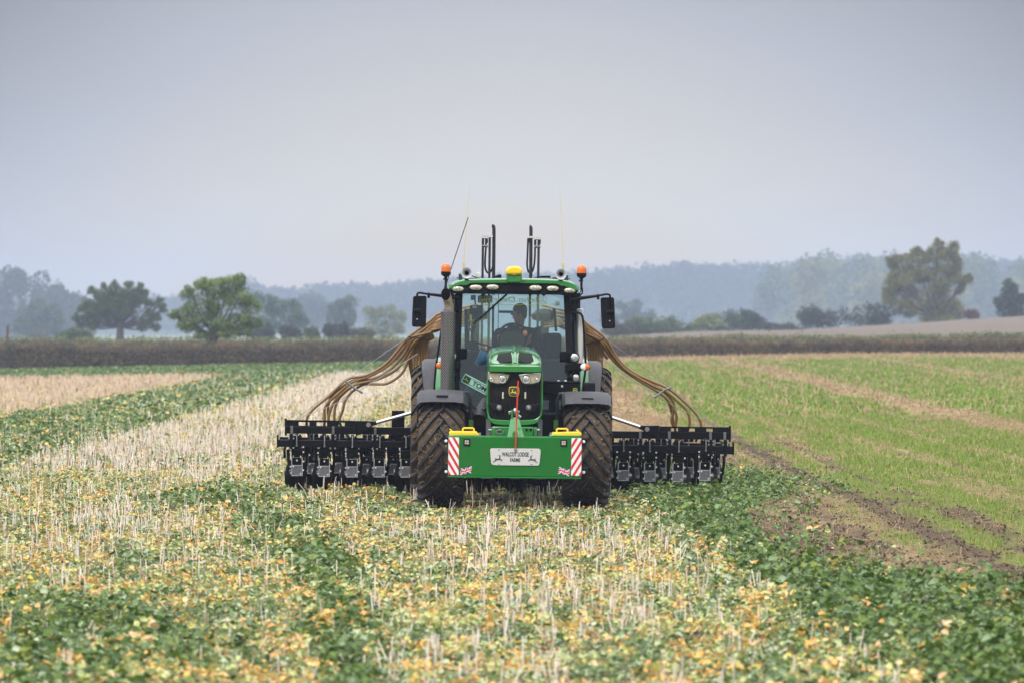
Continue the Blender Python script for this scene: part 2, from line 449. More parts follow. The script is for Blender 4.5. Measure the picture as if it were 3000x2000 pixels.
def wheel(name, cx, cy, Rr, W, n, rim_r, face):
    h = 0.05
    w = empty('wheel', (cx, cy, Rr - 0.02), (random.uniform(0, 1), 0, 0), tractor)
    t = MB()
    prof = [(rim_r, -W * .36), (Rr - .20, -W * .5), (Rr - .12, -W * .5), (Rr - h - .045, -W * .46), (Rr - h - .01, -W * .3), (Rr - h, 0),
            (Rr - h - .01, W * .3), (Rr - h - .045, W * .46), (Rr - .12, W * .5), (Rr - .20, W * .5), (rim_r, W * .36)]
    t.ring([[(hh, r * math.sin(2 * math.pi * j / 48), r * math.cos(2 * math.pi * j / 48)) for j in range(48)] for r, hh in prof], 1, cap=False)
    lugs(t, Rr, W, n, h, 0.062, face)
    # clods and stalks pressed into the tread
    for _ in range(420):
        a = random.uniform(0, 6.283); x = random.uniform(-W * .45, W * .45); r = Rr - h - .01 - .045 * (abs(x) / (W / 2)) ** 3 + random.uniform(-.004, .018)
        s = random.uniform(.010, .026)
        t.ell((x, r * math.sin(a), r * math.cos(a)), s * random.uniform(.7, 1.6), s, s, 5, 3, 1)
    for _ in range(160):
        a = random.uniform(0, 6.283); x = random.uniform(-W * .42, W * .42); r = Rr - h + .012
        d = random.uniform(-.05, .05); e = random.uniform(-.07, .07)
        t.cyl((x, r * math.sin(a), r * math.cos(a)), (x + d, (r + .01) * math.sin(a + e), (r + .01) * math.cos(a + e)), .0035, n=4, m=2)
    t.build('tyre', [M['rubber'], M['tread_mud'], M['strawbit']], w, smooth=True)
    r = MB()
    r.lathe([(.05, -W * .2), (rim_r * .6, -W * .2), (rim_r * .75, -W * .3), (rim_r, -W * .36), (rim_r, W * .36), (rim_r * .75, W * .3), (rim_r * .6, W * .2), (.05, W * .2)], (0, 0, 0), 'x', 32)
    r.cyl((-W * .26, 0, 0), (W * .26, 0, 0), .11, n=20)
    r.build('rim', M['yellow'], w)
    return w
M['strawbit'] = paint('straw_bits', (0.45, 0.34, 0.18), 0.8, var=0.3)
RF, RR = 0.705, 0.905
wheel('front', -0.925, 0, RF, 0.585, 21, .40, -0.62)
wheel('front', 0.925, 0, RF, 0.585, 21, .40, -0.62)
wheel('rear', -1.015, 2.75, RR, 0.63, 22, .50, -0.55)
wheel('rear', 1.015, 2.75, RR, 0.63, 22, .50, -0.55)

# front mudguards: curved shells with a turned-down lip
for s in (-1, 1):
    g = MB(); cx = s * 0.925
    prof = [(-.315, -.095), (-.312, -.02), (-.275, .018), (-.15, .032), (.15, .032), (.275, .018), (.312, -.02), (.315, -.095)]
    out, inn = [], []
    for a in np.linspace(-36, 62, 22):
        ca, sa = math.cos(R(a)), math.sin(R(a))
        for arr, th in ((out, 0), (inn, -.012)):
            arr.append([(cx + x, sa * (RF + .045 + dz + th), RF + ca * (RF + .045 + dz + th)) for x, dz in prof])
    g.ring(out, 0, cap=False, closed=False); g.ring(inn, 1, cap=False, closed=False)  # inner shell is the same grey plastic, coloured black for its shade
    for i in (0, -1):
        g.add(out[i] + inn[i], [(j, j + 1, j + 9, j + 8) for j in range(7)], 0)
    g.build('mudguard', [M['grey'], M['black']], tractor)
    b = MB()   # bracket under the mudguard
    xi = cx - s * .34
    b.tube([(cx - s * .2, .1, RF + RF + .05), (xi, .1, RF + RF + .04), (xi - s * .03, .1, RF + RF - .05), (xi - s * .03, .1, RF + .25), (xi - s * .12, .1, RF + .1)], .022, 8)
    b.build('mudguard_bracket', M['grey'], tractor)
    # slot moulded in the top
    b = MB(); c = P(2, 412 if s < 0 else 1930, 353 if s < 0 else 382, -.33)
    b.box(c.x - .075, c.x + .075, -.375, -.345, c.z - .008, c.z + .012); b.build('moulded_slot', M['black'], tractor)

# rear mudguards: green inner and grey outer band
for s in (-1, 1):
    for (xa, xb, nm, mt, dr) in ((.885, 1.012, 'rear_mudguard', M['green'], 0.075), (1.014, 1.195, 'mudguard_extension', M['grey'], 0.05)):
        g = MB(); out, inn = [], []
        for a in np.linspace(-80, 75, 30):
            ca, sa = math.cos(R(a)), math.sin(R(a))
            tap = 1 - 0.32 * max(0, (-a - 25) / 55)
            xb_ = xa + (xb - xa) * tap if mt is M['grey'] else xb
            pr = [(xa, -.03), (xa, 0), (xa + (xb_ - xa) * .75, .0), (xb_, -.03), (xb_ + .005, -.075)] if mt is M['grey'] else [(xa, -.12), (xa, -.005), (xa + .02, .012), (xb_, 0), (xb_, -.03)]
            for arr, th in ((out, 0), (inn, -.014)):
                arr.append([(s * x, 2.75 + sa * (RR + dr + dz + th), RR + ca * (RR + dr + dz + th)) for x, dz in pr])
        g.ring(out, 0, False, False); g.ring(inn, 0, False, False)
        for i in (0, -1): g.add(out[i] + inn[i], [(j, j + 1, j + 6, j + 5) for j in range(4)], 0)
        g.build(nm, mt, tractor)

# ---- bonnet: lofted sections, with brow, grille face and lower lip
def arch(w, zb, zs, zt, y, n=16, p=2.4):
    pts = [(-w, zb), (-w, (zb + zs) / 2)]
    for i in range(n + 1):
        a = math.pi - math.pi * i / n
        cx, sz = math.cos(a), math.sin(a)
        pts.append((w * math.copysign(abs(cx) ** (2 / p), cx), zs + (zt - zs) * abs(sz) ** (2 / p)))
    pts += [(w, (zb + zs) / 2), (w, zb)]
    return [(x, y, z) for x, z in pts]
ZBROW_B = P(5, 575, 475, -.72).z; ZBROW_T = P(5, 575, 352, -.70).z; ZTOP = P(5, 575, 65, 1.4).z
bn = MB()
bn.ring([arch(.325, ZBROW_B, ZBROW_B + .075, ZBROW_T - .028, -.845, p=5), arch(.331, ZBROW_B - .01, ZBROW_B + .085, ZBROW_T + .0, -.745, p=5), arch(.333, ZBROW_B - .01, ZBROW_B + .085, ZBROW_T + .004, -.70, p=4.5),
         arch(.338, 1.35, ZBROW_T - .03, ZBROW_T + .055, -.60, p=3.4), arch(.342, 1.12, ZBROW_T + .0, ZBROW_T + .125, -.42, p=3),
         arch(.345, 1.10, ZBROW_T + .03, ZBROW_T + .168, -.15, p=2.6), arch(.348, 1.10, ZBROW_T + .045, ZTOP - .03, .5, p=2.5), arch(.35, 1.10, ZBROW_T + .05, ZTOP, 1.45, p=2.5)])
bonnet = bn.build('bonnet', M['green'], tractor, bevel=.012)
# raised centre rib and two dark vent panels lying on the sloping nose
b = MB()
b.tube([(0, -.70, ZBROW_T + .004), (0, -.60, ZBROW_T + .062), (0, -.42, ZBROW_T + .133), (0, -.15, ZBROW_T + .176), (0, .5, ZTOP - .022), (0, 1.4, ZTOP + .006)], .018, 8)
b.build('bonnet_rib', M['green'], bonnet)
def nose_z(y): return float(np.interp(y, [-.70, -.60, -.42, -.15], [ZBROW_T, ZBROW_T + .055, ZBROW_T + .125, ZBROW_T + .168]))
for s in (-1, 1):
    for nm, mt, grow, lift in (('vent_surround', M['green'], .024, .010), ('vent_panel', M['grille'], 0, .022)):
        v = MB()
        rows = []
        for y, xi, xo in ((-.675, .040, .238), (-.55, .043, .232), (-.40, .052, .212)):
            yy = y + (-.02 if y < -.6 and grow else 0.03 if grow and y > -.5 else 0)
            rows.append([(s * x, yy - lift * .6, nose_z(yy) - .10 * max(0, abs(x) / .34) ** 3.2 + lift + dz) for x, dz in ((xi - grow * .7, -.02), (xi - grow * .7, 0), (xo + grow, 0), (xo + grow, -.03))])
        v.ring(rows, 0, False, False)
        f0 = rows[0]; v.add([f0[1], f0[2], (f0[2][0], f0[2][1], f0[2][2] - .03), (f0[1][0], f0[1][1], f0[1][2] - .03)], [(0, 1, 2, 3)])
        v.build(nm, mt, bonnet)
# grille face (slightly bowed) with corrugations
g = MB(); rowsz = np.linspace(P(5, 575, 1230, -.76).z, ZBROW_B + .012, 24); loops = []
for z in rowsz:
    t = (z - rowsz[0]) / (rowsz[-1] - rowsz[0])
    w = .322 * (1 - .10 * max(0, (.22 - t) / .22) ** 1.6)
    loops.append([(x * w, -.735 - .055 * (1 - x * x) * (0.45 + .55 * math.sin(math.pi * min(1, t * .9 + .1))) - .004 * math.cos(x * 46), z) for x in np.linspace(-1, 1, 72)])
g.ring(loops, 0, False, False)
g.add([(-.32, -.70, rowsz[0]), (.32, -.70, rowsz[0]), (.32, -.70, rowsz[-1]), (-.32, -.70, rowsz[-1])], [(0, 1, 2, 3)], 0)
grille = g.build('grille', M['grille'], tractor)
# green frame: thin sides and a deep curved lip below
f = MB()
lip = [(160, 1165), (215, 1215), (300, 1232), (575, 1245), (860, 1232), (935, 1212), (985, 1160), (985, 1215), (955, 1270), (900, 1300), (800, 1318), (575, 1325), (360, 1318), (250, 1300), (195, 1262), (158, 1205)]
f.prism(PZ(5, lip, -.76), -.79, -.60)
f.build('nose_lip', M['green'], tractor, bevel=.008)
for s in (-1, 1):
    b = MB()
    b.tube([(s * .335, -.73, ZBROW_B), (s * .345, -.72, 1.45), (s * .345, -.72, 1.28), (s * .325, -.73, 1.16), (s * .28, -.74, 1.10)], .011, 8, smooth=4)
    b.build('nose_edge', M['green'], tractor)
    b = MB(); b.box(s * .30, s * .355, -.68, .9, .88, 1.12); b.build('engine_side_panel', M['dullsteel'], tractor)
# headlamps
HL = [(165, 483), (330, 490), (508, 514), (492, 560), (470, 610), (440, 650), (400, 665), (300, 660), (205, 642), (168, 600), (160, 540)]
for s in (-1, 1):
    poly = HL if s < 0 else [(1155 - x, y + 6) for x, y in HL]
    h = MB(); h.prism(PZ(5, poly, -.78), -.792, -.70, 0)
    lampo = h.build('headlight', M['reflector'], tractor, bevel=.006)
    for cx, cy, r in ((388, 588, 70), (215, 592, 42)):
        if s > 0: cx, cy = 1155 - cx, cy + 4
        c = P(5, cx, cy, -.80); rr = r / 5.409 * 63.5 / F
        q = MB(); q.lathe([(rr, .02), (rr, -.012), (rr * .92, -.018), (rr * .86, -.008)], (c.x, -.80, c.z), 'y', 24)
        q.build('lamp_ring', M['chrome'], lampo)
        q = MB(); q.ell((c.x, -.80, c.z), rr * .86, .018, rr * .86, 20, 10); q.build('lamp_bulb_glass', M['lens'], lampo)
    q = MB(); q.tube([P(5, x if s < 0 else 1155 - x, y if s < 0 else y + 6, -.80) for x, y in ((168, 560), (162, 495), (330, 500), (500, 522))], .006, 6)
    q.build('lamp_trim', M['chrome'], lampo)
    q = MB(); q.tube([P(5, x if s < 0 else 1155 - x, y if s < 0 else y + 6, -.80) for x, y in ((160, 600), (200, 650), (300, 672), (400, 678), (450, 658), (500, 560), (522, 512))], .008, 6, smooth=3)
    q.build('lamp_surround', M['black'], lampo)
    # lower fog lamp in its scoop
    sc_ = [(165, 965), (375, 990), (395, 1040), (388, 1098), (350, 1112), (260, 1095), (200, 1050)]
    sc_ = sc_ if s < 0 else [(1150 - x, y + 10) for x, y in sc_]
    q = MB(); q.prism(PZ(5, sc_, -.79), -.806, -.72); scoop = q.build('fog_lamp_scoop', M['black'], tractor, bevel=.012)
    c = P(5, 338 if s < 0 else 805, 1042, -.80)
    q = MB(); q.lathe([(.034, .0), (.034, -.018), (.026, -.022)], (c.x, -.80, c.z), 'y', 18, 0); q.ell((c.x, -.815, c.z), .026, .008, .026, 14, 8, 1)
    q.build('fog_lamp', [M['dullsteel'], M['reflector']], scoop)
    c = P(5, 397 if s < 0 else 752, 850, -.80)
    q = MB()
    for k in range(4): q.ell((c.x, -.805, c.z + (k - 1.5) * .021), .013, .006, .012, 10, 6)
    q.build('grille_emblem_bar', M['reflector'], grille)

DEER = [(1425, 985), (1440, 958), (1468, 935), (1490, 900), (1482, 868), (1497, 860), (1500, 884), (1530, 888), (1580, 882), (1592, 860), (1586, 835),
        (1592, 822), (1572, 800), (1566, 776), (1578, 796), (1590, 806), (1592, 780), (1600, 808), (1622, 795), (1604, 816), (1614, 824), (1627, 834), (1622, 842), (1608, 850),
        (1618, 886), (1640, 900), (1668, 906), (1670, 916), (1645, 948), (1622, 966), (1640, 940), (1648, 918), (1600, 912), (1560, 917), (1522, 922), (1492, 948), (1455, 962), (1436, 986)]
DEER = [((x - 1547) / 120.0, (880 - y) / 120.0) for x, y in DEER]      # about 2 wide
def deer_mesh(cx, y, cz, size, flip, mat, parent, name='deer_emblem', shear=0.0):
    q = MB(); q.prism([(cx + (-dx if flip else dx) * size / 2, cz + dz * size / 2 + dx * shear) for dx, dz in DEER], y - .002, y + .002)
    return q.build(name, mat, parent, smooth=False)
# shield badge on the grille
c = P(5, 573, 790, -.805)
q = MB(); w_, h_ = .068, .063
q.prism([(c.x + x * w_, c.z + z * h_) for x, z in ((-.92, .85), (-.5, 1), (.5, 1), (.92, .85), (1, .0), (.85, -.8), (.4, -1), (-.4, -1), (-.85, -.8), (-1, 0))], -.818, -.75)
badge = q.build('badge', M['yellow'], grille, bevel=.004)
q = MB(); q.prism([(c.x + x * w_ * .90, c.z + z * h_ * .89) for x, z in ((-.92, .85), (-.5, 1), (.5, 1), (.92, .85), (1, .0), (.85, -.8), (.4, -1), (-.4, -1), (-.85, -.8), (-1, 0))], -.823, -.80)
q.build('badge_field', M['deer_green'], grille)
deer_mesh(c.x, -.826, c.z, .088, True, M['yellow'], grille, 'badge_deer')

# ---- chassis, axle and front linkage seen below the bonnet
b = MB()
b.box(-.30, .30, -.55, 3.1, .62, 1.02); b.box(-.26, .26, .9, 3.2, .5, 1.1); b.box(-.20, .20, -.9, -.5, .55, 1.0)
b.build('chassis', M['black'], tractor, bevel=.02)
b = MB(); b.tube([(-.92, 0, .68), (-.5, 0, .66), (-.25, 0, .60), (.25, 0, .60), (.5, 0, .66), (.92, 0, .68)], [.12, .09, .12, .12, .09, .12], 12)
b.build('front_axle', M['green'], tractor)
b = MB(); b.cyl((-1.0, 2.75, .9), (1.0, 2.75, .9), .16, n=18); b.build('rear_axle', M['black'], tractor)
b = MB(); b.box(-.62, -.33, .55, 1.5, .75, 1.22); b.box(.33, .66, .5, 1.5, .72, 1.20); b.box(-.80, -.33, 1.3, 2.0, .62, .98); b.box(.33, .80, 1.3, 2.0, .62, .98)
b.box(-.87, .87, 1.55, 2.2, .98, 1.16)
b.build('fuel_tank_and_steps', M['black'], tractor, bevel=.03)
k = P(5, 215, 1335, -1.0); k2 = P(5, 940, 1480, -1.0)
b = MB(); b.box(P(5, 255, 0, -1).x, P(5, 890, 0, -1).x, -1.05, -.7, k2.z - .08, P(5, 0, 1338, -1).z)
b.box(k.x, k.x + .05, -1.02, -.6, k2.z - .08, k.z - .01); b.box(k2.x - .05, k2.x, -1.02, -.6, k2.z - .08, k.z - .01)
linkage = b.build('front_linkage_bracket', M['green'], tractor, bevel=.008)
for x in (312, 378, 772, 838):
    b = MB(); c = P(5, x, 1395, -1.06); b.cyl((c.x, -1.062, c.z), (c.x, -1.04, c.z), .017, n=12); b.build('bracket_hole', M['soot_and_hole_shade'], linkage)  # near-black plugs, the shade of the holes given as colour
b = MB(); c = P(5, 345, 1428, -1.08)
b.tube([(c.x + .045 * math.cos(a) * 1.0, -1.075, c.z + .027 * math.sin(a)) for a in np.linspace(0, 2 * math.pi, 20)], .006, 6, cap=False)
b.build('hitch_ring', M['steel'], linkage)
for x in (205, 940):
    c = P(5, x, 1400, -1.0)
    for dz, rr_ in ((0, .018), (-.09, .012)):
        b = MB(); b.cyl((c.x - .03, -1.0, c.z + dz), (c.x + .03, -1.0, c.z + dz), rr_, n=10); b.build('linkage_pin', M['steel'], linkage)

for s in (-1, 1):
    b = MB(); b.tube([(s * .30, -.3, .85), (s * .34, -.9, .72), (s * .35, -1.3, .68)], .04, 8); b.build('lower_link_arm', M['green'], linkage)
for x in (713, 1600):
    b = MB(); c = P(2, x, 600, -.2); b.box(c.x - .03, c.x + .03, -.2, -.15, c.z - .13, c.z); b.build('steering_stop', M['green'], tractor)
b = MB()   # cooling duct on the left of the bonnet, and hoses
b.tube([P(2, 800, 600, .2), P(2, 825, 520, .3), P(2, 860, 400, .5)], [.10, .09, .05], 10)
b.tube([P(2, 690, 420, .3), P(2, 760, 480, .3), P(2, 860, 490, .2)], .02, 6)
b.build('duct', M['grey'], tractor)

# ---- exhaust
c0, c1 = P(1, 474, 975, 1.35), P(2, 466, 312, 1.35)
rad = .092
me_r = MB()
ncyl = 40; lo = []
for z in (c1.z, c0.z): lo.append([(c0.x + (c1.x - c0.x) * (c0.z - z) / (c0.z - c1.z) + rad * math.cos(2 * math.pi * j / ncyl), 1.35 + rad * math.sin(2 * math.pi * j / ncyl), z) for j in range(ncyl + 1)])
guard = MB(); guard.ring(lo, 0, False, False)
go = guard.build('exhaust_guard', M['perf'], tractor)
uvl = go.data.uv_layers.new(name='uv')
for poly in go.data.polygons:
    for li in poly.loop_indices:
        vi = go.data.loops[li].vertex_index
        uvl.data[li].uv = ((vi % (ncyl + 1)) / ncyl * 2 * math.pi * rad, 5 + (0 if vi <= ncyl else c0.z - c1.z))
q = MB(); q.lathe([(rad + .004, -.02), (rad + .006, 0), (.066, .012), (.066, .03), (.06, .03)], (c0.x, 1.35, c0.z), 'z', 30); q.build('guard_collar', M['dullsteel'], go)
q = MB(); q.cyl((c0.x, 1.35, c1.z - .05), (c0.x, 1.35, c0.z), rad - .02, n=20); q.build('silencer', M['dullsteel'], go)
mc = P(1, 449, 792, 1.24)
q = MB(); loops = []
for t in np.linspace(0, 1, 12):
    cx = c0.x + .012 + (mc.x - c0.x - .012) * t ** 2.2; cy = 1.35 - .09 * t ** 2; cz = c0.z + (mc.z - c0.z) * t
    ra, rb_, tl = .058 + .003 * t, .058 + .032 * t ** 3, t ** 2.2 * R(68)      # the end is cut off on a slant facing forwards
    loops.append([(cx + ra * math.cos(a), cy + rb_ * math.sin(a) * math.cos(tl), cz + rb_ * math.sin(a) * math.sin(tl)) for a in np.linspace(0, 2 * math.pi, 25)[:-1]])
q.ring(loops, 0, cap=False); pipe = q.build('exhaust_pipe', M['rust'], tractor)
q = MB(); inner = [[(mc.x + (x - mc.x) * k_, y + dy_, mc.z + (z - mc.z) * k_) for x, y, z in loops[-1]] for k_, dy_ in ((.95, -.001), (.90, .03), (.86, .09), (.8, .16))]
q.ring(inner); q.build('pipe_mouth', M['soot_and_hole_shade'], pipe)

# ---- cab
YF, YB = 1.62, 3.25
def pil(c, pts, yl): return [P(c, x, y, yl) for x, y in pts]
b = MB()
for s, tl, bl in ((-1, (590, 790), (555, 2060)), (1, (1715, 800), (1760, 2060))):
    pt, pb = P(1, tl[0], tl[1], YF + .12), P(1, bl[0] if bl[1] < 1600 else bl[0], 1490 + 300, YF)
    w = .045
    b.ring([[(p.x - w, p.y - .04, p.z), (p.x + w, p.y - .04, p.z), (p.x + w, p.y + .07, p.z), (p.x - w, p.y + .07, p.z)] for p in (pb, pt)])
    b.ring([[(s * .82 - .04, YB - .05, z), (s * .82 + .04, YB - .05, z), (s * .82 + .04, YB + .05, z), (s * .82 - .04, YB + .05, z)] for z in (1.5, 2.76)])
    b.box(s * .87 - .035, s * .87 + .035, YF + .9, YF + .97, 1.1, 2.76)
b.box(-.84, .84, YF - .02, YF + .08, 1.10, 1.22)
b.box(-.80, .80, YB - .03, YB + .04, 1.45, 1.75)
cab = b.build('cab_frame', M['black'], tractor, bevel=.012)
# glass panes
ztop, zbot = P(1, 1100, 780, YF + .1).z, 1.20
xt, xb = .765, .80
b = MB(); b.add([(-xb, YF, zbot), (xb, YF, zbot), (xt, YF + .12, ztop + .05), (-xt, YF + .12, ztop + .05)], [(0, 1, 2, 3)])
wind = b.build('windscreen', M['glass'], tractor)
for s in (-1, 1):
    b = MB(); b.add([(s * .84, YF + .1, 1.2), (s * .86, YF + .9, 1.2), (s * .84, YF + .9, 2.76), (s * .80, YF + .18, 2.76)], [(0, 1, 2, 3)]); b.build('door_glass', M['glass'], tractor)
    b = MB(); b.add([(s * .86, YF + .97, 1.6), (s * .82, YB - .05, 1.6), (s * .82, YB - .05, 2.76), (s * .84, YF + .97, 2.76)], [(0, 1, 2, 3)]); b.build('side_window', M['glass'], tractor)
b = MB(); b.add([(-.78, YB, 1.75), (.78, YB, 1.75), (.78, YB, 2.76), (-.78, YB, 2.76)], [(0, 1, 2, 3)]); rear = b.build('rear_window', M['glass'], tractor)
b = MB()
for x0, x1, y0, y1 in ((722, 772, 480, 1290), (1432, 1478, 280, 700), (838, 860, 280, 1000)):
    b = MB(); p0, p1 = P(9, x0, y1, YB - .1), P(9, x1, y0, YB - .1); b.box(p0.x, p1.x, YB - .06, YB - .02, p0.z, p1.z); b.build('window_bar', M['interior'], rear)
b = MB(); p0, p1 = P(9, 862, 636, YB - .1), P(9, 1130, 590, YB - .1); b.box(p0.x, p1.x, YB - .065, YB - .025, p0.z, p1.z)
b.build('window_bar', M['interior'], rear)
# roof: rounded green cap with white top gloss, black lamp bar
prof = [(476, 715), (487, 694), (530, 668), (585, 650), (640, 640), (800, 632), (1000, 630), (1160, 629), (1330, 630), (1500, 634), (1680, 645), (1740, 656), (1795, 680), (1832, 712), (1843, 742), (1836, 752)]
low = [(1800, 742), (1740, 715), (1690, 700), (1660, 700), (1620, 678), (1590, 674), (1330, 672), (1160, 670), (1000, 668), (740, 668), (700, 672), (665, 690), (630, 692), (590, 690), (530, 712), (490, 735)]
fr_o = PZ(1, prof + low, 1.55)
zmin = min(z for _, z in fr_o)
r_ = MB()
def shr(k, y, dz=0): return [(x * k, y, 2.80 + (z - 2.80) * (k if z > 2.8 else 1) + dz) for x, z in fr_o]
r_.ring([shr(.985, 1.43, -.012), shr(1.0, 1.47), shr(1.0, 1.9, .012), shr(.99, 3.1, .012), shr(.95, 3.35, 0)])
roof = r_.build('roof', M['green'], tractor, bevel=.01)
r_ = MB(); r_.box(-.80, .80, 1.9, 3.3, 2.735, 2.80); r_.build('headlining', M['interior'], tractor)
lb = [(478, 735), (530, 708), (590, 688), (660, 688), (740, 664), (1000, 664), (1330, 668), (1600, 672), (1660, 696), (1740, 712), (1800, 738), (1838, 756), (1820, 775), (1790, 785), (1745, 800), (1690, 806), (1640, 795), (1600, 785), (1520, 780), (1490, 800), (1478, 815), (1462, 800), (1440, 780), (1160, 772), (890, 775), (866, 795), (850, 806), (834, 795), (815, 772), (700, 770), (620, 790), (570, 792), (520, 775), (480, 750)]
q = MB(); q.prism(PZ(1, lb, 1.5), 1.46, 1.95); bar = q.build('lamp_bar', M['black'], tractor, bevel=.012)
for cx, cy, rx, rz in ((574, 737, 62, 29), (763, 722, 65, 29), (938, 718, 65, 28), (1386, 727, 65, 29), (1566, 733, 62, 29), (1745, 753, 60, 28)):
    c = P(1, cx, cy, 1.46); k = 65.8 / F / 3.5636
    wl_ = MB(); wl_.prism(ellipse(c.x, c.z, rx * k * 1.28, rz * k * 1.38, 26), 1.442, 1.5); wo = wl_.build('work_light', M['black'], tractor, bevel=.006)
    q = MB(); q.ell((c.x, 1.442, c.z), rx * k, .016, rz * k, 24, 10); q.build('reflector', M['reflector'], wo)
    q = MB(); q.ell((c.x, 1.432, c.z), rz * k * .95, .016, rz * k * .92, 18, 10); q.build('bulb_glass', M['lens'], wo)
# gps receiver dome
kk = 65.7 / F / 3.5636
q = MB(); g0 = [(1080, 590), (1078, 545), (1090, 515), (1115, 503), (1163, 498), (1210, 503), (1236, 515), (1248, 545), (1247, 590)]
q.prism(PZ(1, g0, 1.36), 1.34, 1.60); q.build('receiver_cap', M['yellow'], tractor, bevel=.03, seg=3)
q = MB(); q.prism(PZ(1, [(1080, 566), (1247, 566), (1244, 650), (1232, 672), (1100, 672), (1085, 655)], 1.37), 1.36, 1.62); rb = q.build('receiver_body', M['green'], tractor, bevel=.015)
q = MB(); q.prism(PZ(1, [(1090, 588), (1236, 588), (1232, 600), (1180, 600), (1175, 612), (1150, 612), (1146, 600), (1094, 600)], 1.35), 1.354, 1.40); q.build('receiver_band', M['deer_green'], rb)
c = P(1, 1163, 582, 1.35); deer_mesh(c.x, 1.352, c.z, .045, True, M['yellow'], rb, 'receiver_badge')
# roof clutter
q = MB(); q.tube([P(1, 560, 624, 1.7), P(1, 800, 628, 1.7), P(1, 1700, 634, 1.7), P(1, 1750, 634, 1.7)], .006, 6)
for x, y in ((603, 625), (1708, 640)): c = P(1, x, y, 1.7); q.box(c.x - .025, c.x + .025, 1.68, 1.72, c.z - .06, c.z + .055)
q.build('roof_rail', M['deer_green'], tractor)
q = MB(); q.tube([P(1, 715, 598, 1.75), P(1, 780, 625, 1.75), P(1, 860, 632, 1.75)], .007, 6); q.build('roof_cable', M['black'], tractor); q = MB(); q.tube([P(1, 1560, 625, 1.75), P(1, 1600, 622, 1.75), P(1, 1690, 622, 1.75)], .007, 6)
q.build('roof_cable', M['black'], tractor); q = MB(); q.prism(PZ(1, [(1360, 622), (1440, 602), (1535, 600), (1545, 622)], 2.2), 2.1, 2.4); q.build('roof_hatch', M['black'], tractor); q = MB(); q.prism(PZ(1, [(930, 620), (1000, 588), (1028, 588), (1030, 622)], 2.2), 2.1, 2.3)
q.build('roof_bracket', M['black'], tractor)
q = MB(); q.prism(PZ(1, [(765, 572), (800, 560), (818, 612), (782, 618)], 1.8), 1.78, 1.86); q.build('roof_camera', M['plate'], tractor, bevel=.006)
# horns
for cx, cy in ((668, 571), (1652, 583)):
    c = P(1, cx, cy, 1.40); rr = .0715
    q = MB(); q.lathe([(.018, .40), (.022, .20), (.030, .10), (.048, .035), (rr - .006, .006), (rr, 0), (rr, -.006), (rr - .008, -.004), (rr - .016, .010), (.042, .035), (.024, .10)], (c.x, 1.40, c.z), 'y', 32, 0)
    q.lathe([(.026, .09), (.012, .092), (.001, .093)], (c.x, 1.40, c.z), 'y', 24, 1)  # near-black cap painting the shade deep in the throat
    ho = q.build('horn', [M['horn_metal'], M['soot_and_hole_shade']], tractor)
    q = MB(); q.box(c.x - .025, c.x + .025, 1.44, 1.52, c.z - .125, c.z - .06); q.build('horn_mount', M['black'], ho, bevel=.008)
# beacons on stalks
for s, bx, top in ((-1, 452, 472), (1, 1868, 488)):
    c = P(1, bx, top, 1.55); kz = 65.85 / F / 3.5636; r0 = .062
    q = MB(); q.lathe([(r0, -.107), (r0, -.055), (r0 * .93, -.030), (r0 * .75, -.012), (r0 * .45, -.002), (.002, 0)], (c.x, 1.55, c.z), 'z', 26); bo = q.build('beacon', M['amber'], tractor)
    q = MB(); q.lathe([(.020, -.19), (.024, -.175), (.045, -.162), (r0 + .002, -.145), (r0 + .004, -.107), (r0 - .01, -.103)], (c.x, 1.55, c.z), 'z', 26); q.build('beacon_base', M['black'], bo)
    q = MB(); q.cyl((c.x, 1.55, c.z - .19), (c.x, 1.55, c.z - .33), .016, n=10); q.cyl((c.x - .035, 1.55, c.z - .205), (c.x + .02, 1.55, c.z - .205), .013, n=8)
    q.tube([(c.x + s * .012, 1.55, c.z - .30), (c.x + s * .014, 1.55, c.z - .37), (c.x - s * .01, 1.56, c.z - .395), (s * .80, 1.6, c.z - .425), (s * .78, 1.62, c.z - .43)], .010, 6)
    q.tube([(c.x, 1.55, c.z - .33), (c.x - s * .02, 1.55, c.z - .37), (s * .84, 1.6, c.z - .415)], .006, 6)
    q.build('beacon_stalk', M['black'], bo)
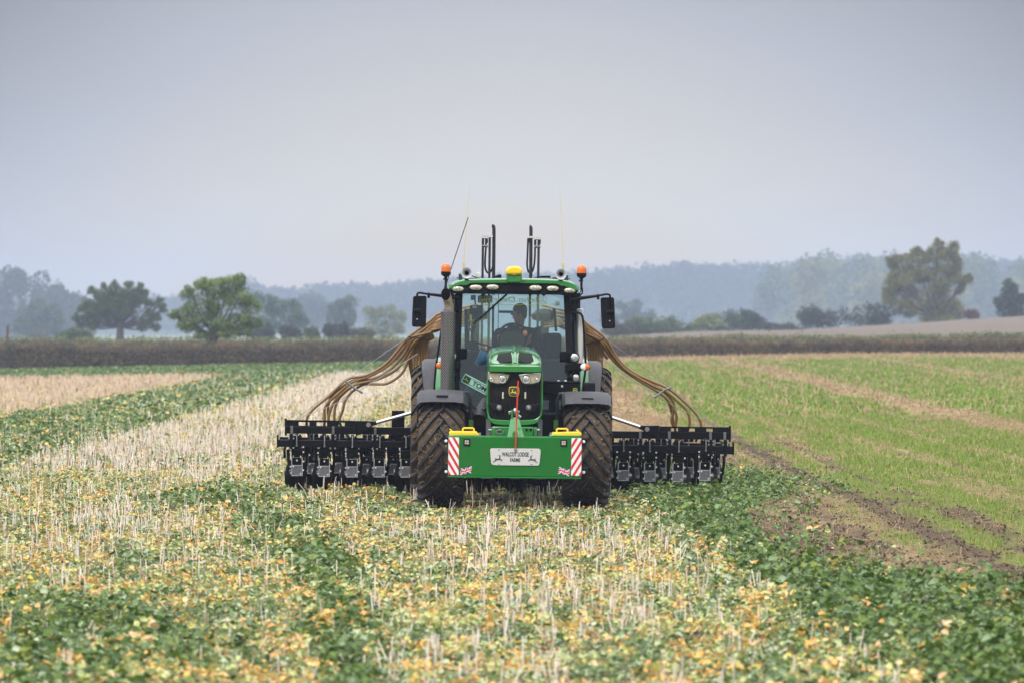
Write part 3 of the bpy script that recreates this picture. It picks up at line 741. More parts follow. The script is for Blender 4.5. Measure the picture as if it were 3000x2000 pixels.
# mirrors
for s in (-1, 1):
    if s < 0:
        head = [(108, 822), (120, 812), (235, 808), (250, 822), (246, 1000), (241, 1120), (228, 1134), (108, 1132), (96, 1115), (98, 1000)]
        arm = [(590, 830), (405, 805), (270, 792), (180, 778), (157, 785), (150, 810), (150, 940)]; kn = (150, 965); dot = (150, 1052); tip = (152, 1020)
    else:
        head = [(2066, 838), (2080, 826), (2195, 824), (2208, 838), (2214, 1000), (2220, 1130), (2206, 1148), (2095, 1150), (2080, 1135), (2072, 1000)]
        arm = [(1755, 848), (1900, 826), (2040, 808), (2120, 793), (2155, 798), (2166, 825), (2166, 950)]; kn = (2166, 980); dot = (2161, 1069); tip = (2164, 1035)
    q = MB(); q.prism(PZ(1, head, 1.52), 1.50, 1.62); mo = q.build('mirror', M['black'], tractor, bevel=.022, seg=3)
    q = MB(); q.prism([(x * 1.0, z) for x, z in PZ(1, [(x + (14 if x < (173 if s < 0 else 2143) else -14), y + (14 if y < 980 else -14)) for x, y in head], 1.62)], 1.621, 1.626); q.build('mirror_glass', M['chrome'], mo)
    q = MB(); q.tube([P(1, x, y, 1.47) for x, y in arm], .014, 8, smooth=4)
    a, b_ = P(1, *arm[0], 1.5), P(1, *arm[2], 1.5); q.cyl(a, b_, .028, .018, n=8)
    k_ = P(1, arm[2][0], arm[2][1] + 8, 1.49); q.cyl((k_.x, 1.49, k_.z + .03), (k_.x, 1.49, k_.z - .04), .018, n=8)
    a = P(1, *kn, 1.47); q.cyl((a.x - .042, 1.465, a.z), (a.x + .042, 1.465, a.z), .032, n=12); q.cyl((a.x, 1.465, a.z), P(1, *tip, 1.475), .014, n=8)
    q.build('mirror_arm', M['frame_black'], mo)
    a = P(1, *dot, 1.49); q = MB(); q.ell((a.x, 1.496, a.z), .010, .006, .008, 10, 6); q.build('mirror_screw', M['plate'], mo)
# pillar lamps, indicators, small lamps
for s in (-1, 1):
    c = P(1, 516 if s < 0 else 1795, 1440 if s < 0 else 1450, 1.36); rr = .062
    q = MB(); q.lathe([(.03, .09), (rr, .05), (rr + .004, 0), (rr - .006, -.006)], (c.x, 1.36, c.z), 'y', 26); lo_ = q.build('pillar_lamp', M['black'], tractor)
    q = MB(); q.ell((c.x, 1.362, c.z), rr - .006, .02, rr - .006, 24, 10); q.build('lamp_glass', M['lens'], lo_)
    q = MB(); q.tube([(c.x, 1.42, c.z), (s * .78, YF, c.z)], .03, 8); q.build('lamp_arm', M['black'], lo_)
    brk = PZ(1, [(440, 1495), (605, 1495), (605, 1560), (430, 1580)] if s < 0 else [(1700, 1510), (1870, 1505), (1870, 1590), (1700, 1590)], 1.4)
    q = MB(); q.prism(brk, 1.38, 1.60); ib = q.build('indicator_bracket', M['frame_black'], tractor, bevel=.012)
    c = P(1, 396 if s < 0 else 1905, 1532 if s < 0 else 1546, 1.36); kx, kz_ = 52 * 65.7 / F / 3.5636, 38 * 65.7 / F / 3.5636
    q = MB(); q.lathe([(1, .02), (1, 0), (.9, -.004)], (0, 0, 0), 'y', 24)
    q.v = [(c.x + v[0] * kx * 1.05, 1.36 + v[1] * 1.5, c.z + v[2] * kz_ * 1.06) for v in q.v]
    q.box(c.x - s * .04, c.x - s * .085, 1.37, 1.42, c.z - .03, c.z + .03); io = q.build('indicator', M['black'], tractor)
    half = MB(); n_ = 12
    for side, mi in ((s, 0), (-s, 1)):
        loops = []
        for v in np.linspace(0, 1, 6):
            rr_ = math.sin(v * math.pi / 2) if v > 0 else 1e-3
            loops.append([(c.x + side * kx * rr_ * math.sin(math.pi * j / n_), 1.36 - .022 * math.cos(v * math.pi / 2), c.z + kz_ * rr_ * math.cos(math.pi * j / n_)) for j in range(n_ + 1)])
        half.ring(loops, mi, False, False)
    half.build('indicator_lens', [M['amber'], M['white']], io)
    c = P(2, 492 if s < 0 else 1808, 146 if s < 0 else 164, 1.36)
    q = MB(); q.ell((c.x - s * .05, 1.43, c.z + .01), .055, .07, .055, 16, 10, 0); q.lathe([(.05, .03), (.047, 0), (.04, -.004)], (c.x, 1.37, c.z), 'y', 20, 0); q.ell((c.x, 1.372, c.z), .043, .016, .048, 18, 8, 1)
    q.cyl((c.x - s * .05, 1.43, c.z), (c.x - s * .06, 1.43, c.z + .14), .012, n=8)
    q.build('side_lamp', [M['black'], M['lens']], tractor)
# toolbox and its post on the right, small badge
p0, p1 = P(2, 1468, 330, 1.2), P(2, 1850, 197, 1.2)
q = MB(); q.box(p0.x, p1.x, 1.0, 1.35, p0.z, p1.z - .03); q.box(p0.x - .005, p1.x + .005, .99, 1.36, p1.z - .03, p1.z); tb = q.build('toolbox', M['frame_black'], tractor, bevel=.010)
for x in (1622, 1695):
    q = MB(); c = P(2, x, 195, 1.2); q.ell((c.x, 1.02, c.z), .018, .02, .012, 10, 6); q.build('toolbox_knob', M['plate'], tb)
q = MB(); c = P(2, 1663, 250, 1.0); q.box(c.x - .012, c.x + .012, .985, 1.0, c.z - .012, c.z + .012); q.build('toolbox_catch', M['plate'], tb)
c = P(2, 1800, 290, 1.0); q = MB(); q.prism(rrect(c.x - .027, c.x + .027, c.z - .025, c.z + .025, .01), .985, 1.0); q.build('toolbox_badge', M['sticker'], tb)
q = MB(); q.prism(rrect(c.x - .022, c.x + .022, c.z - .020, c.z + .020, .008), .983, .99); q.build('badge_field', M['deer_green'], tb); deer_mesh(c.x, .981, c.z, .038, True, M['yellow'], tb)
q = MB(); a, b_ = P(2, 1540, 490, 1.2), P(2, 1600, 325, 1.2); q.box(a.x, b_.x, 1.05, 1.3, a.z, b_.z); q.build('toolbox_post', M['frame_black'], tractor, bevel=.008)
# handrails
q = MB(); q.tube([P(1, 405, 1150, 1.5), P(1, 385, 1280, 1.5), P(1, 345, 1555, 1.5), P(2, 330, 240, 1.5), P(2, 325, 330, 1.5)], .014, 8); q.build('handrail', M['frame_black'], tractor)
q = MB(); q.tube([P(1, 1755, 985, 1.5), P(1, 1835, 985, 1.5), P(1, 1868, 1010, 1.5), P(1, 1885, 1090, 1.5), P(1, 1908, 1480, 1.5), P(2, 1905, 100, 1.5), P(2, 1885, 240, 1.5), P(2, 1880, 340, 1.5)], .015, 8, smooth=3); q.build('handrail', M['frame_black'], tractor)
q = MB(); a = P(2, 1945, 290, 1.4); q.box(a.x - .08, a.x + .08, 1.35, 1.7, a.z - .12, a.z + .10); q.build('step_box', M['black'], tractor, bevel=.02)
for s in (-1, 1):   # pillar hinges and strips
    q = MB(); c = P(1, 560 if s < 0 else 1775, 870, 1.6); q.box(c.x - .03, c.x + .03, 1.58, 1.66, c.z - .14, c.z + .1); q.build('door_hinge', M['frame_black'], tractor, bevel=.015); q = MB(); c = P(1, 625 if s < 0 else 1680, 1410 if s < 0 else 1440, 1.6); q.box(c.x - .05, c.x + .06, 1.56, 1.62, c.z - .06, c.z + .07)
    q.build('door_hinge', M['frame_black'], tractor, bevel=.015)
q = MB(); q.box(.855, .925, 1.75, 2.6, 1.80, 2.55); q.build('door_panel', M['plate'], tractor, bevel=.02)

# wipers
q = MB(); q.tube([P(1, 1150, 735, 1.58), P(1, 1060, 815, 1.58), P(1, 900, 960, 1.58), P(1, 720, 1108, 1.54)], [.011, .013, .013, .006], 6)
q.tube([P(1, 1162, 690, 1.5), P(1, 1140, 705, 1.5), P(1, 1100, 725, 1.5)], .01, 6); q.tube([P(1, 1180, 735, 1.5), P(1, 1225, 768, 1.52), P(1, 1270, 765, 1.52), P(1, 1283, 715, 1.5)], .009, 6, smooth=3)
q.build('wiper', M['frame_black'], tractor)
# whip aerials
M['aerial'] = paint('aerial_yellow', (0.66, 0.56, 0.25), 0.4, var=0.1)
for cx, y0, y1, tx, ty in ((638, 445, 530, 1375, 552), (1672, 455, 535, 1641, 556)):
    a0, a1 = P(1, cx, y1, 1.8), P(1, cx, y0, 1.8); t = P(0, tx, ty, 1.8)
    q = MB()
    q.tube([(a0.x + .019 * math.cos(i * 1.05) , 1.8 + .019 * math.sin(i * 1.05), a0.z - .02 + (a1.z - a0.z + .01) * i / 54) for i in range(55)], .0034, 5)
    q.tube([(a0.x, 1.8, a0.z - .1), (a0.x, 1.8, a1.z + .04), t], [.007, .0048, .0026], 6)
    q.build('whip_aerial', M['aerial'], tractor)
q = MB(); q.tube([P(1, 455, 690, 1.7), P(1, 505, 525, 1.7), P(0, 1372, 637, 1.7)], .0055, 6); q.build('radio_aerial', M['frame_black'], tractor)

# ---- inside the cab
c = P(9, 1130, 1080, 1.95)
q = MB(); rx, rz = .185, .165
ang = np.linspace(0, 2 * math.pi, 33)
q.tube([(c.x + rx * math.cos(a), 2.10 + .07 * math.sin(a), c.z + .0 + rz * math.sin(a)) for a in ang], .017, 8, cap=False)
q.tube([(c.x - rx, 2.10, c.z), (c.x, 2.12, c.z - .03), (c.x + rx, 2.10, c.z)], .014, 8)
q.build('steering_wheel', M['dash'], tractor)
q = MB(); q.prism(PZ(9, [(880, 1150), (905, 1070), (960, 1000), (1040, 968), (1130, 960), (1220, 968), (1300, 1005), (1345, 1070), (1365, 1160), (1350, 1320), (900, 1320)], 1.9), 1.88, 2.05); q.build('instrument_panel', M['dash'], tractor, bevel=.03, seg=3)
q = MB(); c = P(9, 1360, 1020, 1.9); q.ell(c, .03, .03, .04, 12, 8); q.build('spinner_knob', M['orange'], tractor)
q = MB(); q.prism(PZ(9, [(1690, 1500), (1685, 1150), (1720, 1060), (1790, 1022), (1900, 1012), (2010, 1015), (2060, 1040), (2060, 1500)], 2.5), 2.45, 2.56); q.build('passenger_seat', M['seat'], tractor, bevel=.04, seg=3)
q = MB(); q.box(-.26, .26, 2.45, 2.95, 1.60, 1.74); q.prism(rrect(-.24, .24, 1.72, 2.28, .08), 2.95, 3.08); q.box(-.2, .2, 2.5, 2.9, 1.2, 1.6); q.build('driver_seat', M['seat'], tractor, bevel=.04, seg=3)
q = MB(); q.prism(PZ(9, rrect(300, 550, 485, 745, 40), 2.0), 1.98, 2.03); p0 = P(9, 410, 480, 2.0); q.tube([p0, P(9, 405, 390, 2.0)], .012, 6); mon = q.build('monitor', M['interior'], tractor, bevel=.01)
q = MB(); q.prism(PZ(9, rrect(355, 430, 500, 540, 8), 2.0), 1.974, 1.981); q.build('monitor_label', M['white'], mon)
q = MB(); q.prism(PZ(9, rrect(455, 738, 300, 440, 20), 1.98), 1.96, 2.0); q.prism(PZ(9, rrect(320, 420, 295, 390, 20), 2.0), 1.98, 2.02); q.build('sun_visor_box', M['interior'], tractor, bevel=.01)
q = MB(); p = PZ(9, rrect(300, 345, 665, 785, 10), 1.95); q.prism(p, 1.93, 1.95); q.build('yellow_handset', M['yellow'], tractor, bevel=.006)
q = MB()
for pts in ([(300, 800), (290, 1000), (270, 1300)], [(420, 780), (390, 930), (350, 1080), (380, 1220)], [(310, 930), (350, 1050), (375, 1200), (480, 1220), (640, 1250), (720, 1290)], [(360, 1160), (520, 1220), (700, 1300)], [(240, 1340), (245, 1420), (300, 1470), (420, 1360), (600, 1320)]):
    q.tube([P(9, x, y, 1.9) for x, y in pts], .008, 6, smooth=4)
q.prism(PZ(9, [(200, 560), (270, 560), (285, 1160), (470, 1250), (480, 1330), (205, 1330)], 2.3), 2.28, 2.34)
q.build('cab_wiring', M['interior'], tractor)
q = MB(); q.prism(PZ(9, rrect(1885, 1950, 550, 615, 8), 2.4), 2.38, 2.42); q.tube([P(9, 1925, 610, 2.4), P(9, 1955, 985, 2.4)], .018, 8); q.build('grab_handle', M['interior'], tractor)
q = MB(); q.box(-.80, -.28, 1.75, 2.15, 1.2, P(9, 0, 1340, 1.9).z); q.box(.40, .80, 1.9, 2.4, 1.2, P(9, 0, 1480, 1.9).z); q.box(-.8, .8, 1.7, 3.2, 1.14, 1.2); q.build('cab_console', M['interior'], tractor, bevel=.03)
q = MB(); q.tube([P(9, 640, 1400, 1.72), P(9, 590, 1480, 1.72), P(9, 520, 1560, 1.72), P(9, 420, 1620, 1.72)], [.10, .10, .08, .04], 10); q.ell(P(2, 720, 290, 1.72), .10, .05, .08, 14, 8); q.build('blue_bag', M['tarp'], tractor)
q = MB(); q.ell(P(9, 615, 1300, 1.8), .018, .018, .03, 10, 8); q.build('lever_knob', M['orange'], tractor)

# stickers and boards behind the windscreen
def text_mesh(s, w, h, name, mat, parent, M4, bold=0.0, depth=.002):
    cu_ = bpy.data.curves.new('lettering_curve', 'FONT'); cu_.body = s; cu_.extrude = .01; cu_.offset = bold
    to = bpy.data.objects.new('lettering_curve', cu_); col.objects.link(to)
    dg = bpy.context.evaluated_depsgraph_get(); dg.update()
    me = bpy.data.meshes.new_from_object(to.evaluated_get(dg)); bpy.data.objects.remove(to); bpy.data.curves.remove(cu_)
    co = np.array([v.co[:] for v in me.vertices]); lo_, hi = co.min(0), co.max(0)
    co = (co - (lo_ + hi) / 2) / (hi - lo_) * np.array([w, h, depth])
    for v, c_ in zip(me.vertices, co): v.co = M4 @ Vector((c_[0], -c_[2], c_[1]))
    me.materials.clear(); me.materials.append(mat)
    o = bpy.data.objects.new(name, me); col.objects.link(o); o.parent = parent
    return o
a, b_ = P(9, 500, 400, 1.70), P(9, 1790, 440, 1.70)
c = P(9, 1140, 393, 1.70)
text_mesh('John Deere', (b_.x - a.x) * .74, .088, 'screen_lettering', M['sticker'], wind, Matrix.Translation(c) @ Matrix.Diagonal((-1, 1, 1, 1)) @ Matrix(((1, 0, .15, 0), (0, 1, 0, 0), (0, 0, 1, 0), (0, 0, 0, 1))))
for x, z, nm in ((560, 382, 0), (1710, 400, 1)):
    c = P(9, x, z, 1.70); rr = rrect(c.x - .044, c.x + .044, c.z - .04, c.z + .04, .015)
    q = MB(); q.tube([(x_, 1.70, z_) for x_, z_ in rr] + [(rr[0][0], 1.70, rr[0][1])], .003, 4); q.build('screen_badge', M['sticker'], wind)
    deer_mesh(c.x, 1.70, c.z, .075, nm == 1, M['sticker'], wind)
q = MB(); q.tube([P(9, 500, 470, 1.69), P(9, 640, 472, 1.69), P(9, 800, 464, 1.69), P(9, 1140, 478, 1.69), P(9, 1500, 485, 1.69), P(9, 1790, 490, 1.69)], .004, 4)
q.tube([P(9, 530, 466, 1.69), P(9, 700, 490, 1.69)], .003, 4); q.tube([P(9, 1560, 512, 1.69), P(9, 1780, 496, 1.69)], .003, 4); q.build('sticker_underline', M['sticker'], wind)
c = P(9, 1980, 458, 1.69); q = MB(); q.prism(ellipse(c.x, c.z, .037, .037, 24), 1.688, 1.692, 0); q.prism(ellipse(c.x, c.z - .010, .030, .016, 20), 1.684, 1.688, 1); q.build('round_sticker', [M['white'], M['sky_sticker']], wind)
# name board leaning against the lower screen
cA, cB = P(8, 1045, 985, 1.56), P(8, 1640, 1300, 1.56); ang_b = math.atan2(cB.z - cA.z, cB.x - cA.x); L_ = .62; hb = .128
Mx = Matrix.Translation((cA.x + .012, 1.56, cA.z - .005)) @ Matrix.Rotation(-ang_b, 4, 'Y')
def board(poly, y0, y1, name, mat, parent):
    q = MB(); q.prism(poly, y0, y1); q.v = [tuple(Mx @ Vector(v)) for v in q.v]; return q.build(name, mat, parent, smooth=False)
nb = board(rrect(0, L_, -hb / 2, hb / 2, .015), -.004, .004, 'name_board', M['name_board'], tractor)
for zz in (.043, -.043): board([(.0, zz - .003), (L_, zz - .003), (L_, zz + .003), (.0, zz + .003)], -.0065, -.005, 'board_line', M['ink'], nb)
board(rrect(.015, .105, -.042, .042, .012), -.0085, -.006, 'board_badge', M['deer_green'], nb)
q = MB(); q.prism([(.06 - dx * .033, dz * .033) for dx, dz in DEER], -.0110, -.0090); q.v = [tuple(Mx @ Vector(v)) for v in q.v]; q.build('board_deer', M['sticker'], nb, smooth=False)
text_mesh('TOM', .20, .062, 'board_lettering', M['ink'], nb, Mx @ Matrix.Translation((.245, -.006, 0)), bold=.03)

# ------------------------------------------------------------------ driver
def skin_body(name, chains, mat, parent, sub=2):
    """chains: list of [(pos, radius or (rx, ry))]; the first point of later chains may repeat an earlier one to branch from it"""
    vs, es, rs, keys = [], [], [], {}
    for ch in chains:
        prev = None
        for p, r in ch:
            k_ = tuple(round(x, 4) for x in p)
            if k_ not in keys: keys[k_] = len(vs); vs.append(p); rs.append(r if isinstance(r, tuple) else (r, r))
            i = keys[k_]
            if prev is not None: es.append((prev, i))
            prev = i
    me = bpy.data.meshes.new(name); me.from_pydata(vs, es, [])
    o = bpy.data.objects.new(name, me); col.objects.link(o); o.parent = parent
    sm = o.modifiers.new('skin', 'SKIN'); sm.use_smooth_shade = True
    sl = me.skin_vertices[0].data if me.skin_vertices else None
    if sl is None:
        bm = bmesh.new(); bm.from_mesh(me); bm.verts.layers.skin.verify(); bm.to_mesh(me); bm.free(); sl = me.skin_vertices[0].data
    for i, r in enumerate(rs): sl[i].radius = r; sl[i].use_root = (i == 0)
    ss = o.modifiers.new('smooth', 'SUBSURF'); ss.levels = sub; ss.render_levels = sub
    me.materials.append(mat)
    return o
driver = tag(empty('person', (X0, TY, 0), (0, ROLL, YAW)), 'driver in a dark jacket sitting in the tractor cab, looking over one shoulder', 'person')
hc = P(9, 1250, 640, 2.66)
hip = (.07, 2.72, 1.80); chest = (.13, 2.66, 2.14); neck = (hc.x + .012, 2.67, hc.z - .165); sp = (.09, 2.70, 1.96)
shl, shr = (hc.x - .07, 2.60, 2.235), (hc.x + .23, 2.68, 2.215)
legs = []
for s in (-1, 1):
    legs.append([(hip, .12), ((.05 + s * .11, 2.55, 1.80), .095), ((.04 + s * .15, 2.20, 1.84), .07), ((.03 + s * .14, 2.10, 1.50), .052), ((.02 + s * .13, 2.05, 1.28), .045), ((.02 + s * .13, 1.92, 1.25), .04)])
elL, wrL, haL = (hc.x - .13, 2.38, 2.00), (P(9, 860, 1190, 2.1).x + .03, 2.17, P(9, 0, 1190, 2.1).z), (P(9, 850, 1170, 2.1).x, 2.11, P(9, 0, 1150, 2.1).z)
elR, wrR, haR = (hc.x + .30, 2.52, 1.94), (hc.x + .24, 2.28, 1.85), (hc.x + .20, 2.20, 1.86)
armL = [(shl, .075), (elL, .052), (wrL, .034), (haL, (.022, .04))]
armR = [(shr, .075), (elR, .055), (wrR, .036), (haR, (.022, .042))]
def fingers(h, d):
    fs = []
    for i in range(4):
        o_ = (i - 1.5) * .02
        p1 = (h[0] + d * .03, h[1] - .03 - .006 * (1.5 - abs(i - 1.5)), h[2] + o_); p2 = (h[0] + d * .055, h[1] - .025, h[2] + o_ * .9); p3 = (h[0] + d * .058, h[1] + .0, h[2] + o_ * .8)
        fs.append([(h, (.022, .04)), (p1, .010), (p2, .009), (p3, .008)])
    fs.append([(h, (.022, .04)), ((h[0] - d * .01, h[1] - .01, h[2] + .05), .011), ((h[0] + d * .015, h[1] - .03, h[2] + .07), .009)])
    return fs
body = [[(hip, .125), (sp, .115), (chest, (.15, .11)), (neck, .058), ((hc.x + .004, 2.66, hc.z - .075), (.070, .085)), ((hc.x - .004, 2.655, hc.z + .01), (.088, .105)), ((hc.x + .004, 2.665, hc.z + .075), (.078, .09))],
        [(chest, (.15, .11)), *armL], [(chest, (.15, .11)), *armR]] + fingers(haL, 1) + fingers(haR, -1) + legs
bo = skin_body('body', body, M['skin'], driver)
jk = [[((hip[0], hip[1], hip[2] + .02), .145), ((sp[0], sp[1], sp[2]), .145), ((chest[0], chest[1], chest[2]), (.175, .135)), ((neck[0] + .01, neck[1] + .01, neck[2] - .03), .088)]]
ck = (chest[0], chest[1], chest[2])
for arm in (armL, armR): jk.append([(ck, (.175, .135)), (arm[0][0], .10), (arm[1][0], .072), (tuple(np.array(arm[2][0]) * .9 + np.array(arm[1][0]) * .1), .052)])
skin_body('jacket', jk, M['jacket'], driver)
skin_body('trousers', [[((hip[0], hip[1], hip[2] - .01), .135)] + [(p, r + .014) for p, r in lg[1:-1]] for lg in legs], M['jeans'], driver)
# face turned to the driver's right and back; hair cap, ear, nose, eyes
q = MB(); q.ell((hc.x + .012, 2.668, hc.z + .05), .098, .112, .085, 20, 12); q.ell((hc.x + .045, 2.672, hc.z - .01), .062, .090, .085, 16, 10); q.build('hair', M['hair'], driver)
fd = Vector((-.86, .35, 0)).normalized(); up_ = Vector((0, 0, 1)); rt = fd.cross(up_)
hcv = Vector((hc.x - .004, 2.655, hc.z))
q = MB()
q.tube([hcv + fd * .084 + up_ * .02, hcv + fd * .108 - up_ * .012, hcv + fd * .088 - up_ * .028], [.010, .017, .010], 8); q.build('nose', M['skin'], driver)
for s in (-1, 1):
    q = MB(); q.ell(hcv + fd * .084 + rt * s * .032 + up_ * .022, .011, .011, .009, 10, 6); q.build('eye', M['ink'], driver)
q = MB(); q.ell(hcv - rt * .088 - fd * .005, .018, .014, .032, 10, 8); q.build('ear', M['skin'], driver)
q = MB(); q.tube([hcv + fd * .085 + rt * .024 - up_ * .055, hcv + fd * .094 - up_ * .054, hcv + fd * .085 - rt * .024 - up_ * .055], .006, 6); q.build('lips', M['red'], driver)

# ------------------------------------------------------------------ front weight box
wbox = tag(empty('front_weight_box', (X0, TY, 0), (0, ROLL, YAW)), 'green box weight with yellow lids and farm name plate on the tractor front', 'ballast weight')
YBX = -1.95
A_, B_ = P(2, 470, 1200, YBX), P(2, 1866, 768, YBX)
xl, xr, zb, zt = A_.x, B_.x, P(2, 1170, 1205, YBX).z, P(2, 1170, 778, YBX).z
q = MB(); q.box(xl, xr, YBX, YBX + .62, zb + .012, zt); q.box(xl, xr, YBX - .025, YBX + .6, zb - .006, zb + .012)
boxo = q.build('steel_box', M['box_green'], wbox, bevel=.012)
q = MB(); p = PZ(5, [(530, 1195), (645, 1195), (735, 1512), (460, 1512)], YBX + .12); q.prism(p, YBX + .10, YBX + .20)
zt0_, zt1_ = min(v[2] for v in q.v), max(v[2] for v in q.v); q.v = [(v[0], v[1] + .14 - .21 * (zt1_ - v[2]) / (zt1_ - zt0_), v[2]) for v in q.v]; tower = q.build('top_link_tower', M['green'], wbox, bevel=.006)
q = MB()
for x in (542, 632): a = P(5, x, 1080, YBX + .27); q.box(a.x - .012, a.x + .012, YBX + .22, YBX + .32, a.z - .12, a.z)
a, b_ = P(5, 487, 1112, YBX + .27), P(5, 662, 1112, YBX + .27); q.build('link_lug', M['green'], tower, bevel=.004)
q = MB(); q.cyl((a.x, YBX + .27, a.z), (b_.x, YBX + .27, b_.z), .014, n=10); q.tube([P(5, 487, 1112, YBX + .1), P(5, 505, 1150, YBX + .1)], .007, 6); c = P(5, 590, 1110, YBX + .27); q.ell(c, .03, .03, .05, 14, 8); q.tube([P(5, 640, 1165, YBX + .09), P(5, 680, 1195, YBX + .09)], .016, 8); q.build('link_pin', M['steel'], tower)
q = MB(); a = P(5, 586, 1440, YBX + .05); q.box(a.x - .03, a.x + .03, YBX + .02, YBX + .1, zt, a.z); q.cyl((a.x, YBX + .06, a.z), (a.x, YBX + .06, a.z + .02), .022, n=12); q.build('rod_socket', M['green'], wbox)
q = MB(); q.tube([P(5, 640, 618, YBX - .02), P(5, 612, 1200, YBX - .02), P(2, 1179, 900, YBX - .02)], [.0085, .009, .009], 8); q.build('marker_rod', M['red'], wbox)
for s in (-1, 1):
    la = PZ(2, [(483, 757), (484, 725), (500, 718), (770, 720), (782, 740), (800, 745), (797, 760)] if s < 0 else [(1862, 762), (1862, 733), (1845, 724), (1565, 730), (1553, 748), (1535, 752), (1538, 766)], YBX + .27)
    q = MB(); q.prism(la, YBX + .06, YBX + .5); lid = q.build('lid', M['yellow'], wbox, bevel=.010)
    q = MB(); hx = ((627, 718), (627, 692), (640, 686), (730, 686), (743, 692), (743, 720)) if s < 0 else ((1607, 728), (1607, 700), (1620, 693), (1708, 693), (1720, 700), (1720, 728))
    q.tube([P(2, x, y, YBX + .2) for x, y in hx], .011, 8); q.build('lid_handle', M['yellow'], lid)
    q = MB(); c = P(2, 510 if s < 0 else 1833, 712 if s < 0 else 718, YBX + .27); q.tube([(c.x - .025, c.y, c.z + .02), (c.x, c.y, c.z), (c.x + .008, c.y, c.z - .03)], .009, 6); q.build('lid_latch', M['yellow'], lid)
    q = MB(); c = P(2, 806 if s < 0 else 1545, 745, YBX + .1); q.box(c.x - .012, c.x + .012, YBX + .06, YBX + .12, zt, c.z + .015); q.build('lid_hinge', M['steel'], lid)
    # rim under the lid
    q = MB(); q.box(xl + .01 if s < 0 else xr - .40, xl + .40 if s < 0 else xr - .01, YBX + .02, YBX + .55, zt - .01, la[0][1] + .004); q.build('lid_rim', M['green'], wbox, bevel=.006)
    # warning board
    pa, pb = (P(2, 473, 1175, YBX), P(2, 588, 783, YBX)) if s < 0 else (P(2, 1757, 1183, YBX), P(2, 1868, 792, YBX))
    q = MB(); q.prism(rrect(pa.x, pb.x, pa.z, pb.z, .012), YBX - .006, YBX - .001); wbd = q.build('warning_board', M['white'], wbox, smooth=False)
    k = 1 / 8.7125 * (TY + YBX) / F; w_ = pb.x - pa.x
    def clip(poly, x0, x1, z0, z1):
        for ax, lim, sg in ((0, x0, 1), (0, x1, -1), (1, z0, 1), (1, z1, -1)):
            o_ = []
            for i in range(len(poly)):
                a_, b__ = poly[i - 1], poly[i]; da, db = (a_[ax] - lim) * sg, (b__[ax] - lim) * sg
                if da >= 0: o_.append(a_)
                if (da >= 0) != (db >= 0): t = da / (da - db); o_.append((a_[0] + (b__[0] - a_[0]) * t, a_[1] + (b__[1] - a_[1]) * t))
            poly = o_
            if not poly: return []
        return poly
    q = MB()
    for i in range(-3, 5):
        zt_ = pb.z - (6 + 275 * i) * k; sl = 1.69 * w_
        if s < 0: pg = [(pa.x, zt_), (pb.x, zt_ - sl), (pb.x, zt_ - sl - 118 * k), (pa.x, zt_ - 118 * k)]
        else: pg = [(pb.x, zt_), (pa.x, zt_ - sl), (pa.x, zt_ - sl - 118 * k), (pb.x, zt_ - 118 * k)]
        pg = clip(pg, pa.x + .001, pb.x - .001, pa.z + .001, pb.z - .001)
        if len(pg) > 2: q.prism(pg, YBX - .009, YBX - .005)
    q.build('red_stripes', M['red'], wbd, smooth=False)
    # small work light let into the box
    pa, pb = (P(2, 634, 871, YBX), P(2, 704, 799, YBX)) if s < 0 else (P(2, 1645, 878, YBX), P(2, 1716, 808, YBX))
    q = MB(); q.prism(rrect(pa.x, pb.x, pa.z, pb.z, .008), YBX - .012, YBX + .01); lo_ = q.build('square_light', M['black'], wbox, bevel=.004)
    q = MB(); cx, cz = (pa.x + pb.x) / 2, (pa.z + pb.z) / 2; q.prism(rrect(cx - .028, cx + .028, cz - .028, cz + .028, .004), YBX - .0135, YBX - .010, 1)
    for dx in (-1, 1):
        for dz in (-1, 1): q.ell((cx + dx * .0135, YBX - .015, cz + dz * .0135), .012, .005, .012, 12, 6, 0)
    q.build('light_cells', [M['reflector'], M['dullsteel']], lo_)
    # flag sticker, waving
    fx, fz = (P(2, 660, 1130, YBX).x, P(2, 660, 1130, YBX).z) if s < 0 else (P(2, 1684, 1140, YBX).x, P(2, 1684, 1140, YBX).z)
    NU, NV = 66, 36; fw, fh = .140, .078; q = MB(); vs = []
    for j in range(NV + 1):
        for i in range(NU + 1):
            u, v = i / NU - .5, j / NV - .5; uu = u if s < 0 else -u
            vs.append((fx + u * fw + .004 * math.sin(v * 5), YBX - .004, fz + v * fh * (1 + .25 * abs(u)) + .016 * uu * 2 * .75 + .006 * math.sin(uu * 6.3)))
    q.v = vs
    for j in range(NV):
        for i in range(NU):
            u, v = ((i + .5) / NU - .5) * 60, ((j + .5) / NV - .5) * 30
            if abs(u) < 3 or abs(v) < 3: mi = 0
            elif abs(u) < 5 or abs(v) < 5: mi = 1
            else:
                d1, d2 = (v * 2 - u) / math.sqrt(5), (v * 2 + u) / math.sqrt(5); dd = d1 if abs(d1) < abs(d2) else d2
                mi = 0 if 0 < dd * (1 if u > 0 else -1) < 2.0 else 1 if abs(dd) < 3 else 2
            a_ = j * (NU + 1) + i; q.f.append((a_, a_ + 1, a_ + NU + 2, a_ + NU + 1)); q.m.append(mi)
    q.build('flag_sticker', [M['red'], M['white'], M['blue']], wbox, smooth=False)
    # side marker brackets
    for yy in ((822, 1142) if s < 0 else (830, 1150)):
        c = P(2, 453 if s < 0 else 1890, yy, YBX); q = MB(); q.box(c.x - .035, c.x + .035, YBX + .05, YBX + .10, c.z - .045, c.z + .045, 0); q.ell((c.x, YBX + .048, c.z), .020, .008, .020, 14, 8, 1)
        q.build('marker_lamp', [M['black'], M['white']], wbox)
